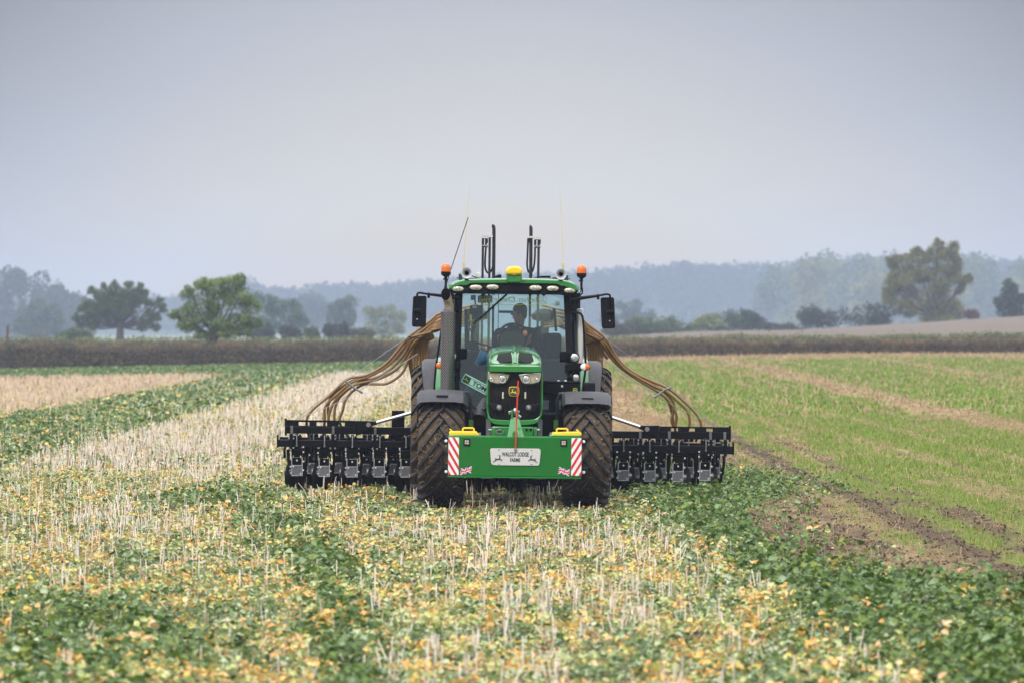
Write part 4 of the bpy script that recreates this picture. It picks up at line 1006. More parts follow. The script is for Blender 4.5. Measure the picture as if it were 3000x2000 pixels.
# farm plate
pa, pb = P(2, 912, 1078, YBX), P(2, 1440, 897, YBX)
pl_ = PZ(2, [(930, 898), (1422, 901), (1438, 915), (1440, 940), (1428, 1060), (1415, 1078), (1390, 1079), (960, 1074), (935, 1068), (922, 1050), (912, 925), (915, 905)], YBX)
q = MB(); q.prism(pl_, YBX - .012, YBX - .001); plate = q.build('name_plate', M['plate'], wbox, bevel=.003)
q = MB()
for x, y in ((1005, 912), (1345, 918), (1003, 1058), (1343, 1062)):
    c = P(2, x, y, YBX); q.ell((c.x, YBX - .012, c.z), .010, .006, .010, 12, 6)
q.build('plate_bolt', M['steel'], plate)
c = P(2, 1177, 912, YBX); q = MB(); q.box(c.x - .016, c.x + .016, YBX - .03, YBX - .01, c.z - .016, c.z + .014); q.build('rod_clip', M['steel'], plate, bevel=.003)
c, kk = P(2, 1175, 960, YBX), (TY + YBX) / F / 3.5636
text_mesh('WALCOT LODGE', 280 * kk, 45 * kk, 'plate_lettering', M['ink'], plate, Matrix.Translation((c.x, YBX - .013, c.z)), bold=.03)
c = P(2, 1173, 1019, YBX)
text_mesh('FARMS', 106 * kk, 41 * kk, 'plate_lettering', M['ink'], plate, Matrix.Translation((c.x, YBX - .013, c.z)), bold=.03)
for x, y, fl in ((990, 1003, False), (1360, 1008, True)):
    c = P(2, x, y, YBX); deer_mesh(c.x, YBX - .014, c.z, .118, fl, M['deer_green'], plate)
# ------------------------------------------------------------------ seed drill behind the tractor
DY = 5.4
drill = tag(empty('seed_drill', (X0 - DY * YAW, TY + DY, 0), (0, ROLL, YAW)),
            'wide black folding seed drill with brown seed hoses, drawn behind the green tractor', 'seed drill')
def D(c, x, y, yl): p = P(c, x, y, yl); return Vector((p.x, p.y - DY, p.z))
def DZ(c, pts, yl): return [(D(c, x, y, yl).x, D(c, x, y, yl).z) for x, y in pts]
YU, YL1, YL2 = 5.25, 5.10, 5.95      # upper beam, front and rear toolbars
M['drill'] = M['frame_black']
for s in (-1, 1):
    if s < 0:
        x_in, x_out = -.45, D(3, 110, 1040, YU).x; z0, z1, z2 = D(3, 400, 1072, YU).z, D(3, 400, 1010, YU).z, D(3, 400, 957, YU).z
        xl_out = D(3, 40, 1150, YL1).x; zl0, zl1, ztab = D(3, 400, 1187, YL1).z, D(3, 400, 1126, YL1).z, D(3, 40, 1080, YL1).z
        xj = D(3, 707, 1000, YU).x
    else:
        x_in, x_out = .45, D(4, 1076, 1010, YU).x; z0, z1, z2 = D(4, 700, 1041, YU).z, D(4, 700, 984, YU).z, D(4, 700, 942, YU).z
        xl_out = D(4, 1104, 1120, YL1).x; zl0, zl1, ztab = D(4, 600, 1156, YL1).z, D(4, 600, 1092, YL1).z, D(4, 1104, 1062, YL1).z
        xj = D(4, 517, 960, YU).x
    yu, yl1, yl2 = YU - DY, YL1 - DY, YL2 - DY
    lo_, hi_ = min(x_in, x_out), max(x_in, x_out)
    b = MB(); b.box(lo_, hi_, yu - .06, yu + .06, z0, z1); beam = b.build('wing_beam', M['drill'], drill, bevel=.008)
    # slotted channel plate on the beam: strips round the slots
    b = MB(); a0, a1 = min(xj, x_out), max(xj, x_out); hz = z2 - z1
    slots = [(220, 310), (372, 460), (560, 612)] if s < 0 else [(608, 665), (752, 798), (890, 940)]
    sx = sorted([tuple(sorted((D(3 if s < 0 else 4, u, 990, YU).x, D(3 if s < 0 else 4, v, 990, YU).x))) for u, v in slots])
    b.box(a0, a1, yu - .055, yu - .043, z1 + hz * .68, z2); b.box(a0, a1, yu - .055, yu - .043, z1, z1 + hz * .12)
    cur = a0
    for u, v in sx: b.box(cur, u, yu - .0552, yu - .0432, z1 + hz * .12, z1 + hz * .68); cur = v
    b.box(cur, a1, yu - .0552, yu - .0432, z1 + hz * .12, z1 + hz * .68)
    b.box(a0, a1, yu - .04, yu + .05, z2 - .012, z2 - .002)
    b.build('slotted_channel', M['drill'], beam)
    b = MB(); b.box(x_out - .014, x_out + .014, yu - .075, yu + .075, z0 - .03, z2 + .02); b.build('end_plate', M['drill'], beam, bevel=.003)
    # folding pivot and hydraulic ram
    if s < 0: pv = [(703, 962), (800, 964), (862, 968), (872, 985), (830, 1020), (800, 1042), (760, 1075), (703, 1090)]; pin = (812, 996); rod = [(835, 990), (880, 978), (1195, 890)]
    else: pv = [(517, 933), (440, 935), (378, 934), (350, 955), (390, 975), (420, 998), (470, 1020), (517, 1045)]; pin = (422, 963); rod = [(400, 958), (365, 945), (135, 868)]
    cc = 3 if s < 0 else 4
    b = MB(); b.prism(DZ(cc, pv, YU - .08), yu - .11, yu + .09); pvo = b.build('fold_bracket', M['drill'], drill, bevel=.006)
    b = MB(); c = D(cc, *pin, YU - .1); b.cyl((c.x, yu - .14, c.z), (c.x, yu + .1, c.z), .032, n=18); b.build('pivot_pin', M['steel'], pvo)
    b = MB(); r1, r2 = D(cc, *rod[1], YU - .05), D(cc, *rod[2], YU - .05); b.cyl(r1, r2 + (r2 - r1) * .02, .0245, n=16)
    ram = b.build('ram_rod', M['chrome'], drill)
    b = MB(); b.cyl(r2, r2 + (r2 - r1) * 1.2, .055, n=16, m=0); b.build('ram_barrel', M['drill'], ram); b = MB(); b.cyl(D(cc, *rod[0], YU - .05), r1, .03, n=12, m=0); b.build('ram_eye', M['drill'], ram)
    # lower toolbars
    lo_, hi_ = min(0, xl_out), max(0, xl_out)
    b = MB(); b.box(lo_, hi_, yl1 - .05, yl1 + .05, zl0, zl1); b.box(xl_out - .010, xl_out + .012, yl1 - .06, yl1 + .06, zl0 - .008, ztab); tbar = b.build('toolbar', M['drill'], drill, bevel=.008)
    b = MB(); b.box(lo_, hi_, yl2 - .05, yl2 + .05, zl0 + .02, zl1 + .02); b.build('toolbar', M['drill'], drill, bevel=.008)
    # hangers joining beam and toolbar
    hx = [(160, 3), (513, 3), (869, 3)] if s < 0 else [(365, 4), (595, 4), (922, 4), (1035, 4)]
    for x, c_ in hx:
        xx = D(c_, x, 1100, YU).x
        b = MB(); b.box(xx - .018, xx + .018, yu - .075, yu - .058, z0 - .03, z1 + .005, 1); b.box(xx - .026, xx + .026, yl1 - .07, yl1 + .10, zl0 - .025, z0 + .001, 0)
        for dz in (zl0 - .012, zl1 + .02, z0 - .02):
            for dx in (-.032, .032): b.cyl((xx + dx, yl1 - .09, dz), (xx + dx, yl1 - .05, dz), .013, n=8, m=2)
        b.box(xx - .02, xx + .02, yu - .05, yl2 + .02, zl1 + .005, zl1 + .06, 0)
        b.build('hanger', [M['drill'], M['dullsteel'], M['steel']], drill, bevel=.003)

# ---- coulter units: one prototype per hand, then copies
M['edge'] = paint('worn_edge', (0.42, 0.43, 0.46), 0.4, metal=0.3, var=0.35)
def make_coulter(s, rearrow=False):
    m0 = MB()
    m0.box(-.062, .062, -.02, .10, .500, .612); m0.cyl((-.078, .0, .56), (.078, .0, .56), .030, n=12); m0.cyl((-.070, .02, .50), (.070, .02, .50), .022, n=10)
    m0.box(-.078, -.060, -.03, .12, .24, .56); m0.box(.060, .078, -.03, .12, .24, .56)
    m0.box(-.060, .060, .0, .06, .52, .66); m0.box(-.07, .07, -.02, .09, .70, .755); m0.box(-.02, .02, .02, .08, .755, .79); m0.box(.03, .06, .02, .08, .755, .775); m0.box(-.06, -.035, .02, .08, .755, .775)
    m0.box(-.058, .058, .03, .09, .30, .45); m0.box(-.03, .03, .02, .10, .10, .30); m0.box(-.045, .045, -.01, .05, .455, .49)
    e = m0
    for x in (-.073, .073): e.box(x - .007, x + .007, -.040, -.031, .205, .46, 1)
    e.box(-.08, .08, -.042, -.032, .200, .213, 1); e.box(-.070, .070, -.034, -.022, .215, .345, 2); e.box(-.070, .070, -.040, -.030, .340, .352, 1)
    for x, z in ((-.09, .60), (.09, .60), (-.09, .53), (.09, .53), (-.09, .33), (.088, .28), (-.085, .24), (.09, .40), (0, .415), (-.05, .33), (.05, .23)): e.cyl((x, -.046, z), (x, -.02, z), .013, n=8, m=3)
    co = m0.build('coulter', [M['drill'], M['edge'], M['dullsteel'], M['plate']], None, bevel=.003)
    u = MB()
    u.tube([(-.0, -.070, .615), (0, -.074, .70), (0, -.066, .765), (0, .02, .768)], .0085, 6); u.cyl((0, -.07, .61), (0, -.07, .635), .014, n=8)
    u.build('u_bolt', M['steel'], co)
    d = MB(); xd = s * .125
    d.lathe([(.02, -.055), (.055, -.05), (.055, .04), (.02, .05)], (xd, .02, .262), 'x', 16)
    d.build('hub', M['dullsteel'], co)
    k = MB(); k.lathe([(.04, -.012), (.20, -.004), (.225, 0), (.20, .004), (.04, .012)], (0, 0, 0), 'x', 30)
    Rz = Matrix.Translation((s * .085, .06, .205)) @ Matrix.Rotation(R(22 * s), 4, 'Z') @ Matrix.Rotation(R(4), 4, 'Y'); k.v = [tuple(Rz @ Vector(v)) for v in k.v]
    k.build('disc_blade', M['blade'], co)
    k = MB(); k.lathe([(.04, -.012), (.20, -.004), (.225, 0), (.20, .004), (.04, .012)], (0, 0, 0), 'x', 30)
    Rz = Matrix.Translation((-s * .04, .16, .20)) @ Matrix.Rotation(R(-20 * s), 4, 'Z'); k.v = [tuple(Rz @ Vector(v)) for v in k.v]; k.build('disc_blade', M['blade'], co)
    k = MB(); k.lathe([(.05, -.03), (.17, -.035), (.19, -.02), (.19, .02), (.17, .035), (.05, .03)], (-s * .03, .32, .17), 'x', 24); k.build('press_wheel', M['rubber'], co)
    k = MB(); k.tube([(s * .118, .10, .56), (s * .12, .06, .42), (s * .10, .10, .22), (s * .08, .14, .05)], [.030, .020, .018, .016], 8); k.build('seed_boot', M['drill'], co)
    k = MB(); k.tube([(-s * .125, .12, .66), (-s * .125, .10, .60), (-s * .135, .06, .42), (-s * .115, .08, .24)], [.034, .030, .020, .017], 8); k.tube([(s * .02, .16, .68), (s * .16, .2, .60), (s * .17, .2, .44)], .018, 7, smooth=3); k.build('hopper_pipe', M['drill'], co)
    return co
M['blade'] = paint('soil_worn_disc', (0.05, 0.045, 0.042), 0.35, metal=0.6, var=0.5, dirt=MUD, dirt_amt=0.7, scale=9)
protos = {-1: make_coulter(-1), 1: make_coulter(1)}
used = set()
def place(s, x, y, dz=0.0):
    src = protos[s]
    if s not in used: o = src; used.add(s)
    else:
        o = src.copy(); col.objects.link(o)
        for ch in src.children:
            c_ = ch.copy(); col.objects.link(c_); c_.parent = o
    o.parent = drill; o.location = (x + random.uniform(-.008, .008), y, dz + random.uniform(-.012, .012)); o.rotation_euler = (R(random.uniform(-2, 2)), R(random.uniform(-1.2, 1.2)), R(random.uniform(-3, 3)))
for k in range(16):
    x = D(0, 873 + 79.5 * k, 1300, YL1).x
    place(-1 if k < 8 else 1, x, YL1 - DY)
for k in range(17):
    x = D(0, 873 + 79.5 * (k - .5), 1300, YL1).x
    if abs(x) < 2.95: place(1 if k < 8 else -1, x, YL2 - DY, .015)

# centre frame, headstock and hopper legs hidden behind the tractor
b = MB()
b.box(-.55, .55, -.25, .75, .80, .98); b.box(-.10, .10, -1.9, -.2, .62, .82); b.box(-.48, -.38, -1.35, -.2, .8, 1.5); b.box(.38, .48, -1.35, -.2, .8, 1.5); b.box(-.5, .5, -1.4, -1.3, 1.35, 1.5)
b.build('centre_frame', M['drill'], drill, bevel=.01)
b = MB()
b.box(-1.62, -1.44, .1, .16, .72, 1.12); b.build('rear_light_board', M['drill'], drill, bevel=.006)
# implement tyre glimpsed behind the left tractor tyre
for s in (-1, 1):
    t = MB(); prof = [(.25, -.12), (.36, -.17), (.44, -.16), (.47, -.10), (.475, 0), (.47, .10), (.44, .16), (.36, .17), (.25, .12)]
    t.ring([[(s * 1.25 + h, 1.35 + r * math.sin(2 * math.pi * j / 32), .46 + r * math.cos(2 * math.pi * j / 32)) for j in range(32)] for r, h in prof], 0)
    wv = t.build('transport_wheel', M['rubber'], drill)
# folded hose masts standing above the cab
def mast(s):
    yl = 4.0
    if s < 0:
        tube_ = [(945, 800), (948, 620), (952, 200), (951, 105), (945, 82), (930, 78)]; posts = [(832, 190, 640), (903, 182, 640)]; plates = [(826, 890, 186, 215), (898, 940, 180, 204)]; cross = (830, 890, 288); loop = [(868, 215), (868, 300), (860, 430), (862, 520), (885, 568), (915, 560), (938, 510), (940, 430)]
        pl2 = [(824, 846, 215, 265), (868, 890, 215, 262), (897, 916, 204, 250)]
    else:
        tube_ = [(1335, 800), (1336, 620), (1338, 200), (1338, 110), (1332, 90), (1322, 88)]; posts = [(1414, 205, 640), (1330, 200, 640)]; plates = [(1375, 1441, 200, 226), (1304, 1370, 186, 210)]; cross = (1372, 1436, 295); loop = [(1308, 212), (1302, 380), (1298, 480), (1306, 540), (1316, 560), (1345, 565), (1370, 500), (1380, 380), (1382, 226)]
        pl2 = [(1418, 1441, 226, 270), (1370, 1396, 226, 275), (1300, 1320, 210, 255)]
    q = MB(); q.tube([D(1, x, y, yl) for x, y in tube_], .024, 12, smooth=3); q.tube([D(1, x - (0 if s < 0 else 0), y, yl + .16) for x, y in tube_[:3]], .012, 8)
    mo = q.build('mast_tube', M['grey_black'], drill)
    q = MB()
    for x, y0, y1 in posts:
        a, b_ = D(1, x, y1, yl), D(1, x, y0, yl); q.box(a.x - .0165, a.x + .0165, a.y - .02, a.y + .03, 1.3, b_.z)
    q.build('mast_post', M['grey_black'], drill, bevel=.006)
    q = MB()
    for x0, x1, y0, y1 in plates:
        a, b_ = D(1, x0, y1, yl), D(1, x1, y0, yl); q.box(a.x, b_.x, a.y - .045, a.y - .02, a.z, b_.z)
        n_ = 3 if x1 - x0 > 50 else 2
        for i in range(n_): q.cyl((a.x + (b_.x - a.x) * (i + .5) / n_, a.y - .05, (a.z + b_.z) / 2), (a.x + (b_.x - a.x) * (i + .5) / n_, a.y - .01, (a.z + b_.z) / 2), .016, n=8, m=1)
    for x0, x1, y0, y1 in pl2: a, b_ = D(1, x0, y1, yl), D(1, x1, y0, yl); q.box(a.x, b_.x, a.y - .04, a.y + .03, a.z, b_.z)
    q.build('mast_head_plate', [M['grey_black'], M['plate']], drill, bevel=.003)
    q = MB(); q.cyl(D(1, cross[0], cross[2], yl - .04), D(1, cross[1], cross[2] + 4, yl - .04), .018, n=10); q.build('cross_pin', M['dullsteel'], drill)
    q = MB(); q.tube([D(1, x, y, yl + .02) for x, y in loop], .013, 8, smooth=4); q.build('hydraulic_hose', M['grey_black'], drill)
    q = MB(); q.box(-.95 if s < 0 else .12, -.12 if s < 0 else .95, yl - DY - .05, yl - DY + .35, 1.20, 1.32); q.build('mast_foot', M['grey_black'], drill, bevel=.01)
M['grey_black'] = paint('satin_black', (0.010, 0.010, 0.014), 0.45, var=0.2)
mast(-1); mast(1)
# distribution heads and seed hoses
for s in (-1, 1):
    q = MB(); q.lathe([(.06, -.9), (.06, -.05), (.17, -.02), (.19, .02), (.19, .06), (.12, .12), (.02, .14)], (s * .48, -.55, 2.42), 'z', 24); q.build('distribution_head', M['drill'], drill)
def hose(pts, c, ya, yb, r=.0192, start=None):
    jt = random.Random(int(pts[0][0] * 7 + pts[-1][1] * 13 + len(used) + sum(q_[1] for q_ in pts))); pts = [(x + jt.uniform(-9, 9), y + jt.uniform(-7, 7)) for x, y in pts]
    p = [D(c, x, y, ya + (yb - ya) * (i / max(1, len(pts) - 1)) ** .7) for i, (x, y) in enumerate(pts)]
    if start: p = [Vector(q_) for q_ in (start if isinstance(start, list) else [start])] + p
    q = MB(); q.tube(p, r, 10, smooth=6); return q.build('seed_hose', M['hose'], drill)
L_long = [[(1278, 168), (1150, 250), (1085, 335), (960, 478), (800, 570), (640, 610), (480, 740), (330, 880), (290, 965), (318, 1120)],
          [(1278, 182), (1185, 262), (1100, 365), (980, 498), (820, 592), (680, 640), (530, 752), (452, 850), (440, 975), (420, 1110)],
          [(1278, 200), (1205, 285), (1140, 395), (1050, 518), (900, 602), (700, 652), (560, 752), (490, 855), (472, 975), (540, 1120)],
          [(1278, 215), (1235, 280), (1170, 400), (1095, 560), (980, 645), (850, 655), (740, 668), (630, 768), (590, 880), (572, 980), (640, 1110)],
          [(1278, 192), (1190, 275), (1120, 380), (1010, 520), (880, 598), (720, 640), (590, 740), (525, 850), (515, 975), (530, 1110)],
          [(1278, 176), (1165, 258), (1092, 350), (970, 488), (810, 582), (660, 626), (510, 738), (462, 830), (470, 960)]]
for i, pts in enumerate(L_long):
    hose(pts[1:], 3, 4.75, 5.35, start=[(-.45, -.6, 2.60 - .05 * i), tuple(D(1, 410, 985 + (i * 29), 4.65)), tuple(D(1, 300 + 12 * i, 1060 + 22 * i, 4.7))])
R_long = [[(-30, 130), (20, 180), (80, 240), (160, 362), (240, 452), (330, 522), (450, 580), (590, 640), (700, 738), (812, 850), (858, 945), (800, 1060)],
          [(-30, 150), (10, 200), (62, 262), (150, 382), (240, 480), (350, 560), (500, 632), (570, 662), (660, 742), (735, 830), (760, 945), (690, 1050)],
          [(-30, 170), (0, 215), (50, 280), (125, 385), (222, 480), (380, 592), (520, 670), (600, 752), (650, 845), (645, 950), (660, 1060)],
          [(-30, 140), (15, 190), (72, 252), (158, 372), (250, 475), (345, 545), (480, 618), (580, 690), (630, 780), (618, 880), (640, 950)],
          [(-30, 160), (5, 208), (55, 270), (138, 385), (235, 488), (365, 585), (510, 668), (590, 740), (610, 830), (625, 930)]]
for i, pts in enumerate(R_long):
    hose(pts[2:], 4, 4.75, 5.35, start=[(.45, -.6, 2.60 - .05 * i), tuple(D(1, 1820, 1000 + 30 * i, 4.65)), tuple(D(1, 1905 - 6 * i, 1085 + 24 * i, 4.7))])
for i in range(6):      # hoses dropping straight down behind the rear mudguards, left
    xt_ = 205 + 46 * i
    hose([(660 - 5 * i, -5 + 28 * i), (560 - 18 * i + 10 * i, 60 + 30 * i), (xt_ + 100, 200 + 18 * i), (xt_ + 30, 300 + 6 * i), (xt_, 420), (xt_ - 6 + 3 * i, 560), (xt_, 760), (xt_ + 20, 1000), (xt_ + 30, 1300)], 8, 4.6, 5.0, start=(-.47, -.62, 2.58 - .05 * i))
for i in range(3):
    hose([(640, 40 + 20 * i), (420, 150), (230, 260 + 10 * i), (150 - 20 * i, 420), (110 + 15 * i, 620), (140 + 20 * i, 860), (185 + 12 * i, 1050), (200, 1250)], 8, 4.7, 5.2, start=(-.47, -.5, 2.50 - .04 * i))
for i in range(6):      # and right
    xt_ = 855 + 48 * i
    hose([(700, 250 - 40 * i), (760 + 18 * i, 290 - 28 * i), (820 + 38 * i, 380 - 12 * i), (xt_ + 5, 430 - 8 * i), (xt_ + 18, 520), (xt_ + 14, 640), (xt_ + 5, 900), (xt_, 1200)], 7, 4.6, 5.0, start=(.47, -.62, 2.55 - .05 * i))
for i in range(4):
    hose([(690, 60 + 60 * i), (760, 130 + 45 * i), (850, 210 + 35 * i), (930 + 8 * i, 320 + 12 * i), (980 + 10 * i, 370), (1060 + 5 * i, 470), (1200, 640 + 8 * i)], 7, 4.7, 4.95, start=(.47, -.62, 2.55 - .05 * i))
for s in (-1, 1):      # ties holding the hose bundles
    q = MB()
    if s < 0:
        q.tube([D(8, x, y, 4.55) for x, y in ((80, 275), (130, 288), (230, 290), (340, 312), (440, 328), (520, 325))], .008, 6)
        cl_ = [D(3, x, y, 4.95) for x, y in ((612, 622), (640, 645), (700, 690), (765, 728))]
    else:
        q.tube([D(7, x, y, 4.55) for x, y in ((830, 405), (900, 390), (990, 360), (1060, 350), (1110, 330), (1165, 295))], .008, 6)
        cl_ = [D(4, x, y, 4.95) for x, y in ((475, 712), (515, 690), (560, 652), (620, 632))]
    q.build('hose_tie', M['frame_black'], drill)
    q = MB(); q.tube(cl_, .016, 6); q.build('hose_clamp', M['dullsteel'], drill)
    q = MB()
    if s < 0:
        for a in (((185, 955), (620, 620), (1150, 250)), ((185, 955), (600, 790), (1230, 395))): q.tube([D(3, x, y, 5.1 - .3 * i) for i, (x, y) in enumerate(a)], .0045, 5)
    else:
        for a in (((965, 940), (610, 635), (85, 240)), ((965, 940), (590, 755), (40, 395))): q.tube([D(4, x, y, 5.1 - .3 * i) for i, (x, y) in enumerate(a)], .0045, 5)
    q.build('stay_wire', M['steel'], drill)
HAZE = 0.00035
# ------------------------------------------------------------------ ground
def sst(t): t = np.clip(t, 0, 1); return t * t * (3 - 2 * t)
RIDGE = np.array([(-800, 880), (0, 880), (200, 870), (500, 868), (620, 856), (690, 835), (728, 818), (768, 818), (785, 850), (830, 842), (900, 836), (960, 826), (1000, 832), (1060, 824), (1120, 832), (1200, 822), (1300, 815), (1420, 800), (1600, 795), (1740, 788), (1840, 777), (2000, 770), (2260, 772), (2300, 768), (2400, 756), (2560, 752), (2840, 760), (3000, 758), (3900, 770)], float)
YRIDGE = 2800.0
def ridge_z(x): px = 1500 + x * F / YRIDGE; return ZC - (np.interp(px, RIDGE[:, 0], RIDGE[:, 1]) - 960) * YRIDGE / F
EDGE = np.array([(20, 2.75), (32, 2.45), (39, 2.37), (54, 1.8), (70, 1.48), (76, 1.2), (300, 1.0)])      # crop / drilled land boundary
EDGE2 = np.array([(20, 30), (40.5, 30), (41.8, 8), (42.7, 4.4), (44, 3.5), (47, 3.0), (52, 2.6), (59, 2.75), (63, 3.0), (66, 3.4), (69.5, 4.0), (74, 3.9), (78, 3.3), (84, 1.6), (86, 1.0), (300, 0.9)])
def edge(y): return np.interp(y, EDGE[:, 0], EDGE[:, 1])
def edge2(y): return np.maximum(edge(y), np.interp(y, EDGE2[:, 0], EDGE2[:, 1]))
def segd(x, y, pts, ky):
    d = np.full(np.shape(x), 1e9)
    for (ax, ay), (bx, by) in zip(pts[:-1], pts[1:]):
        ay_, by_ = ay * ky, by * ky; yy = y * ky
        vx, vy = bx - ax, by_ - ay_; t = np.clip(((x - ax) * vx + (yy - ay_) * vy) / (vx * vx + vy * vy), 0, 1)
        d = np.minimum(d, np.hypot(x - ax - t * vx, yy - ay_ - t * vy))
    return d
def green_mask(x, y):
    """1 where the cover crop is thick and green, 0 in the yellowing parts"""
    w = (fbm(x * 1.1, y * .28, seed=3) - .5) * 2
    g = np.zeros(np.shape(x))
    v = (fbm(x * 2.6, y * .8, seed=13) - .5) * 2
    g = np.maximum(g, sst((.55 - segd(x, y, [(-2.3, 54), (-1.9, 50), (-1.45, 41), (-1.15, 35), (-1.0, 26)], .12) + .45 * w + .3 * v) / .7))
    g = np.maximum(g, sst((.75 - segd(x, y, [(-4.2, 68), (-2.9, 57), (-2.3, 54)], .12) + .6 * w + .5 * v) / .8) * .9)
    g = np.maximum(g, sst((.17 - segd(x, y, [(-4.0, 66), (-2.4, 62.5), (0, 60.2), (2.4, 60.0)], .13) + .22 * w + .1 * v) / .25) * .78)
    g = np.maximum(g, sst((1.15 - segd(x, y, [(-5.0, 39), (-3.4, 38), (-2.6, 34), (-2.2, 26)], .18) + .6 * w + .45 * v) / .9) * .78)
    g = np.maximum(g, sst((x + 13.3 + .5 * w) / .8) * sst((-7.7 - x + .7 * w) / .9) * sst((y - 70) / 12) * (.60 + .36 * sst((v + .25) / .5)))
    g = np.maximum(g, sst((y - 222 + 8 * w - .35 * np.minimum(x + 15, 0)) / 10) * sst((-3 - x) / 4))
    e = edge(y)
    g = np.maximum(g, sst((x - e + .25 + .25 * w) / .4))
    g = np.maximum(g, sst((x - e + 1.0 + .5 * w) / 1.0) * .35)
    g = np.maximum(g, .55 * sst((w - .35) / .3))
    return g
def right_zone(x, y):
    """returns straw, soil, green fractions of the drilled land"""
    w = (fbm(x * .9, y * .12, seed=9) - .5) * 2; v = (fbm(x * 2.6, y * .7, seed=21) - .5) * 2
    def band(a, b, s=.5): return sst((x - a + .55 * w + .35 * v) / s) * sst((b - x + .55 * w + .35 * v) / s)
    r = (fbm(x * 3.4 + .3 * w, y * .045, seed=25, o=2) - .5) * 2; q = (fbm(x * 1.3, y * .30, seed=27) - .5) * 2
    straw = np.maximum.reduce([band(1, 4.4, .8) * .85, band(10.2, 12.9, 1.0) * (.80 + .3 * q), band(18.2, 20.0, .8) * (.72 + .3 * q), band(24.5, 26.5, .8) * .6, sst((y - 255 + 22 * w) / 25) * (.85 + .3 * v),
                               .55 * sst((r + .5 * v - .12) / .35), .75 * sst((q + .6 * v - .45) / .3), band(6.5, 7.1, .5) * .5])
    hf = (fbm(x * 5.5, y * 3.0, seed=37, o=3) - .5) * 2
    def streak(c, hw, a, b_, amt): return amt * sst((hw - np.abs(x - c - .22 * w) + .30 * hf + .12 * v) / .32) * sst((b_ - y) / 25) * sst((y - a) / 6)
    soil = np.maximum.reduce([streak(4.55, .38, 30, 135, 1.0), streak(5.35, .20, 40, 120, .9), streak(3.7, .34, 46, 130, .9), streak(2.7, .34, 56, 125, .85), streak(6.4, .05, 55, 140, .7), sst((1.0 - np.hypot((x - 3.15) / 1.0, (y - 54) / 10.0) + .8 * hf + .3 * v) / .5) * .95, .7 * sst((4.3 - x) / .4) * sst((x - 1.4) / .5) * sst((hf + .25) / .5) * sst((100 - y) / 20), band(4.3, 4.85, .35) * .5, band(5.2, 5.55, .35) * sst((v + .25) / .3) * sst((115 - y) / 30) * .85,
                              band(2.0, 3.4, .5) * sst((v + .1) / .3) * .6 * sst((y - 60) / 10), sst((v + .5 * q - .66) / .15) * .75, band(9.9, 10.25, .3) * sst((v - .1) / .2) * .7])
    return straw, soil
def height(x, y):
    z = sst((y - 110) / 190) * np.clip(.36 + .0185 * x, -.45, .73)
    behind = np.interp(x, [-40, 5, 15, 23.6, 36, 46, 63, 95], [0, .8, 1.45, 1.86, 2.03, 2.62, 3.72, 5.2])
    z = z + sst((y - 318) / 130) * (behind - np.clip(.36 + .0185 * x, -.45, .73))
    z = z + sst((y - 620) / 200) * (-1.6 - behind)
    hill = np.maximum(ridge_z(x) - 11.0, 1.0)
    z = z + sst((y - 2480) / 320) * (hill + 1.6)
    return z
def rough(x, y):
    near = sst((140 - y) / 60)
    right = sst((x - edge2(y) + .1) / .4)
    r = (fbm(x * 5, y * 4, seed=31, o=3) - .5)
    _, soil = right_zone(x, y)
    ridge = np.abs(fbm(x * 2.2, y * .9, seed=41, o=3) - .5)
    return near * ((.025 + .03 * right + .03 * soil * right) * r * 2 + .02 * soil * right * (0.3 - ridge))
def axis(parts): return np.unique(np.concatenate([np.arange(a, b, s) for a, b, s in parts]))
gx = axis([(-1100, -200, 60), (-200, -45, 10), (-45, -12, .8), (-12, -8, .3), (-8, 13, .10), (13, 45, .35), (45, 200, 8), (200, 1101, 60)])
gy = axis([(-250, 10, 20), (10, 26, 2), (26, 100, .13), (100, 150, .4), (150, 330, 1.5), (330, 700, 8), (700, 3200, 30), (3200, 3500, 50)])
GX, GY = np.meshgrid(gx, gy); GZ = height(GX, GY) + rough(GX, GY)
nx, ny = len(gx), len(gy)
me = bpy.data.meshes.new('ground')
me.vertices.add(nx * ny); me.vertices.foreach_set('co', np.stack([GX, GY, GZ], -1).astype(np.float32).ravel())
ii = (np.arange(ny - 1)[:, None] * nx + np.arange(nx - 1)[None, :]).ravel()
Lp = np.stack([ii, ii + 1, ii + nx + 1, ii + nx], -1).astype(np.int32).ravel()
me.loops.add(len(Lp)); me.loops.foreach_set('vertex_index', Lp)
me.polygons.add(len(ii)); me.polygons.foreach_set('loop_start', np.arange(len(ii), dtype=np.int32) * 4)
me.update(calc_edges=True)
SOIL = np.array((.078, .053, .036)); STRAW = np.array((.33, .225, .13)); WHEAT = np.array((.135, .175, .03)); CROPG = np.array((.055, .10, .03)); CROPY = np.array((.33, .25, .09)); STUB = np.array((.46, .37, .28))
def lerp(a, b, t): return a + (b - a) * t[..., None]
def stub_density(x, y):
    w = (fbm(x * .7, y * .15, seed=55) - .5) * 2
    s = .11 + .11 * sst((y - 42) / 14)
    s = np.maximum(s, sst((x + 8.3 + .5 * w) / .6) * sst((-3.2 - x + .9 * w) / 1.2) * sst((y - 66) / 20) * .78)
    s = np.maximum(s, sst((-12.8 - x + .4 * w) / .6) * sst((232 - y) / 10))
    s = np.maximum(s, sst((x + 8 + w) / 1) * sst((y - 130) / 60) * sst((270 - y) / 20) * .7)
    s = np.maximum(s, sst((x + 1.3 + .3 * w) / .8) * sst((1.55 - x + .3 * w) / .6) * (.30 + .16 * sst((y - 44) / 8)))
    s = np.maximum(s, sst((x + 5.5 + w) / 1) * sst((-3.4 - x + w) / 1) * sst((y - 50) / 10) * .55)
    g = green_mask(x, y)
    return s * (1 - .86 * g) * sst((edge(y) - x + .1) / .2)
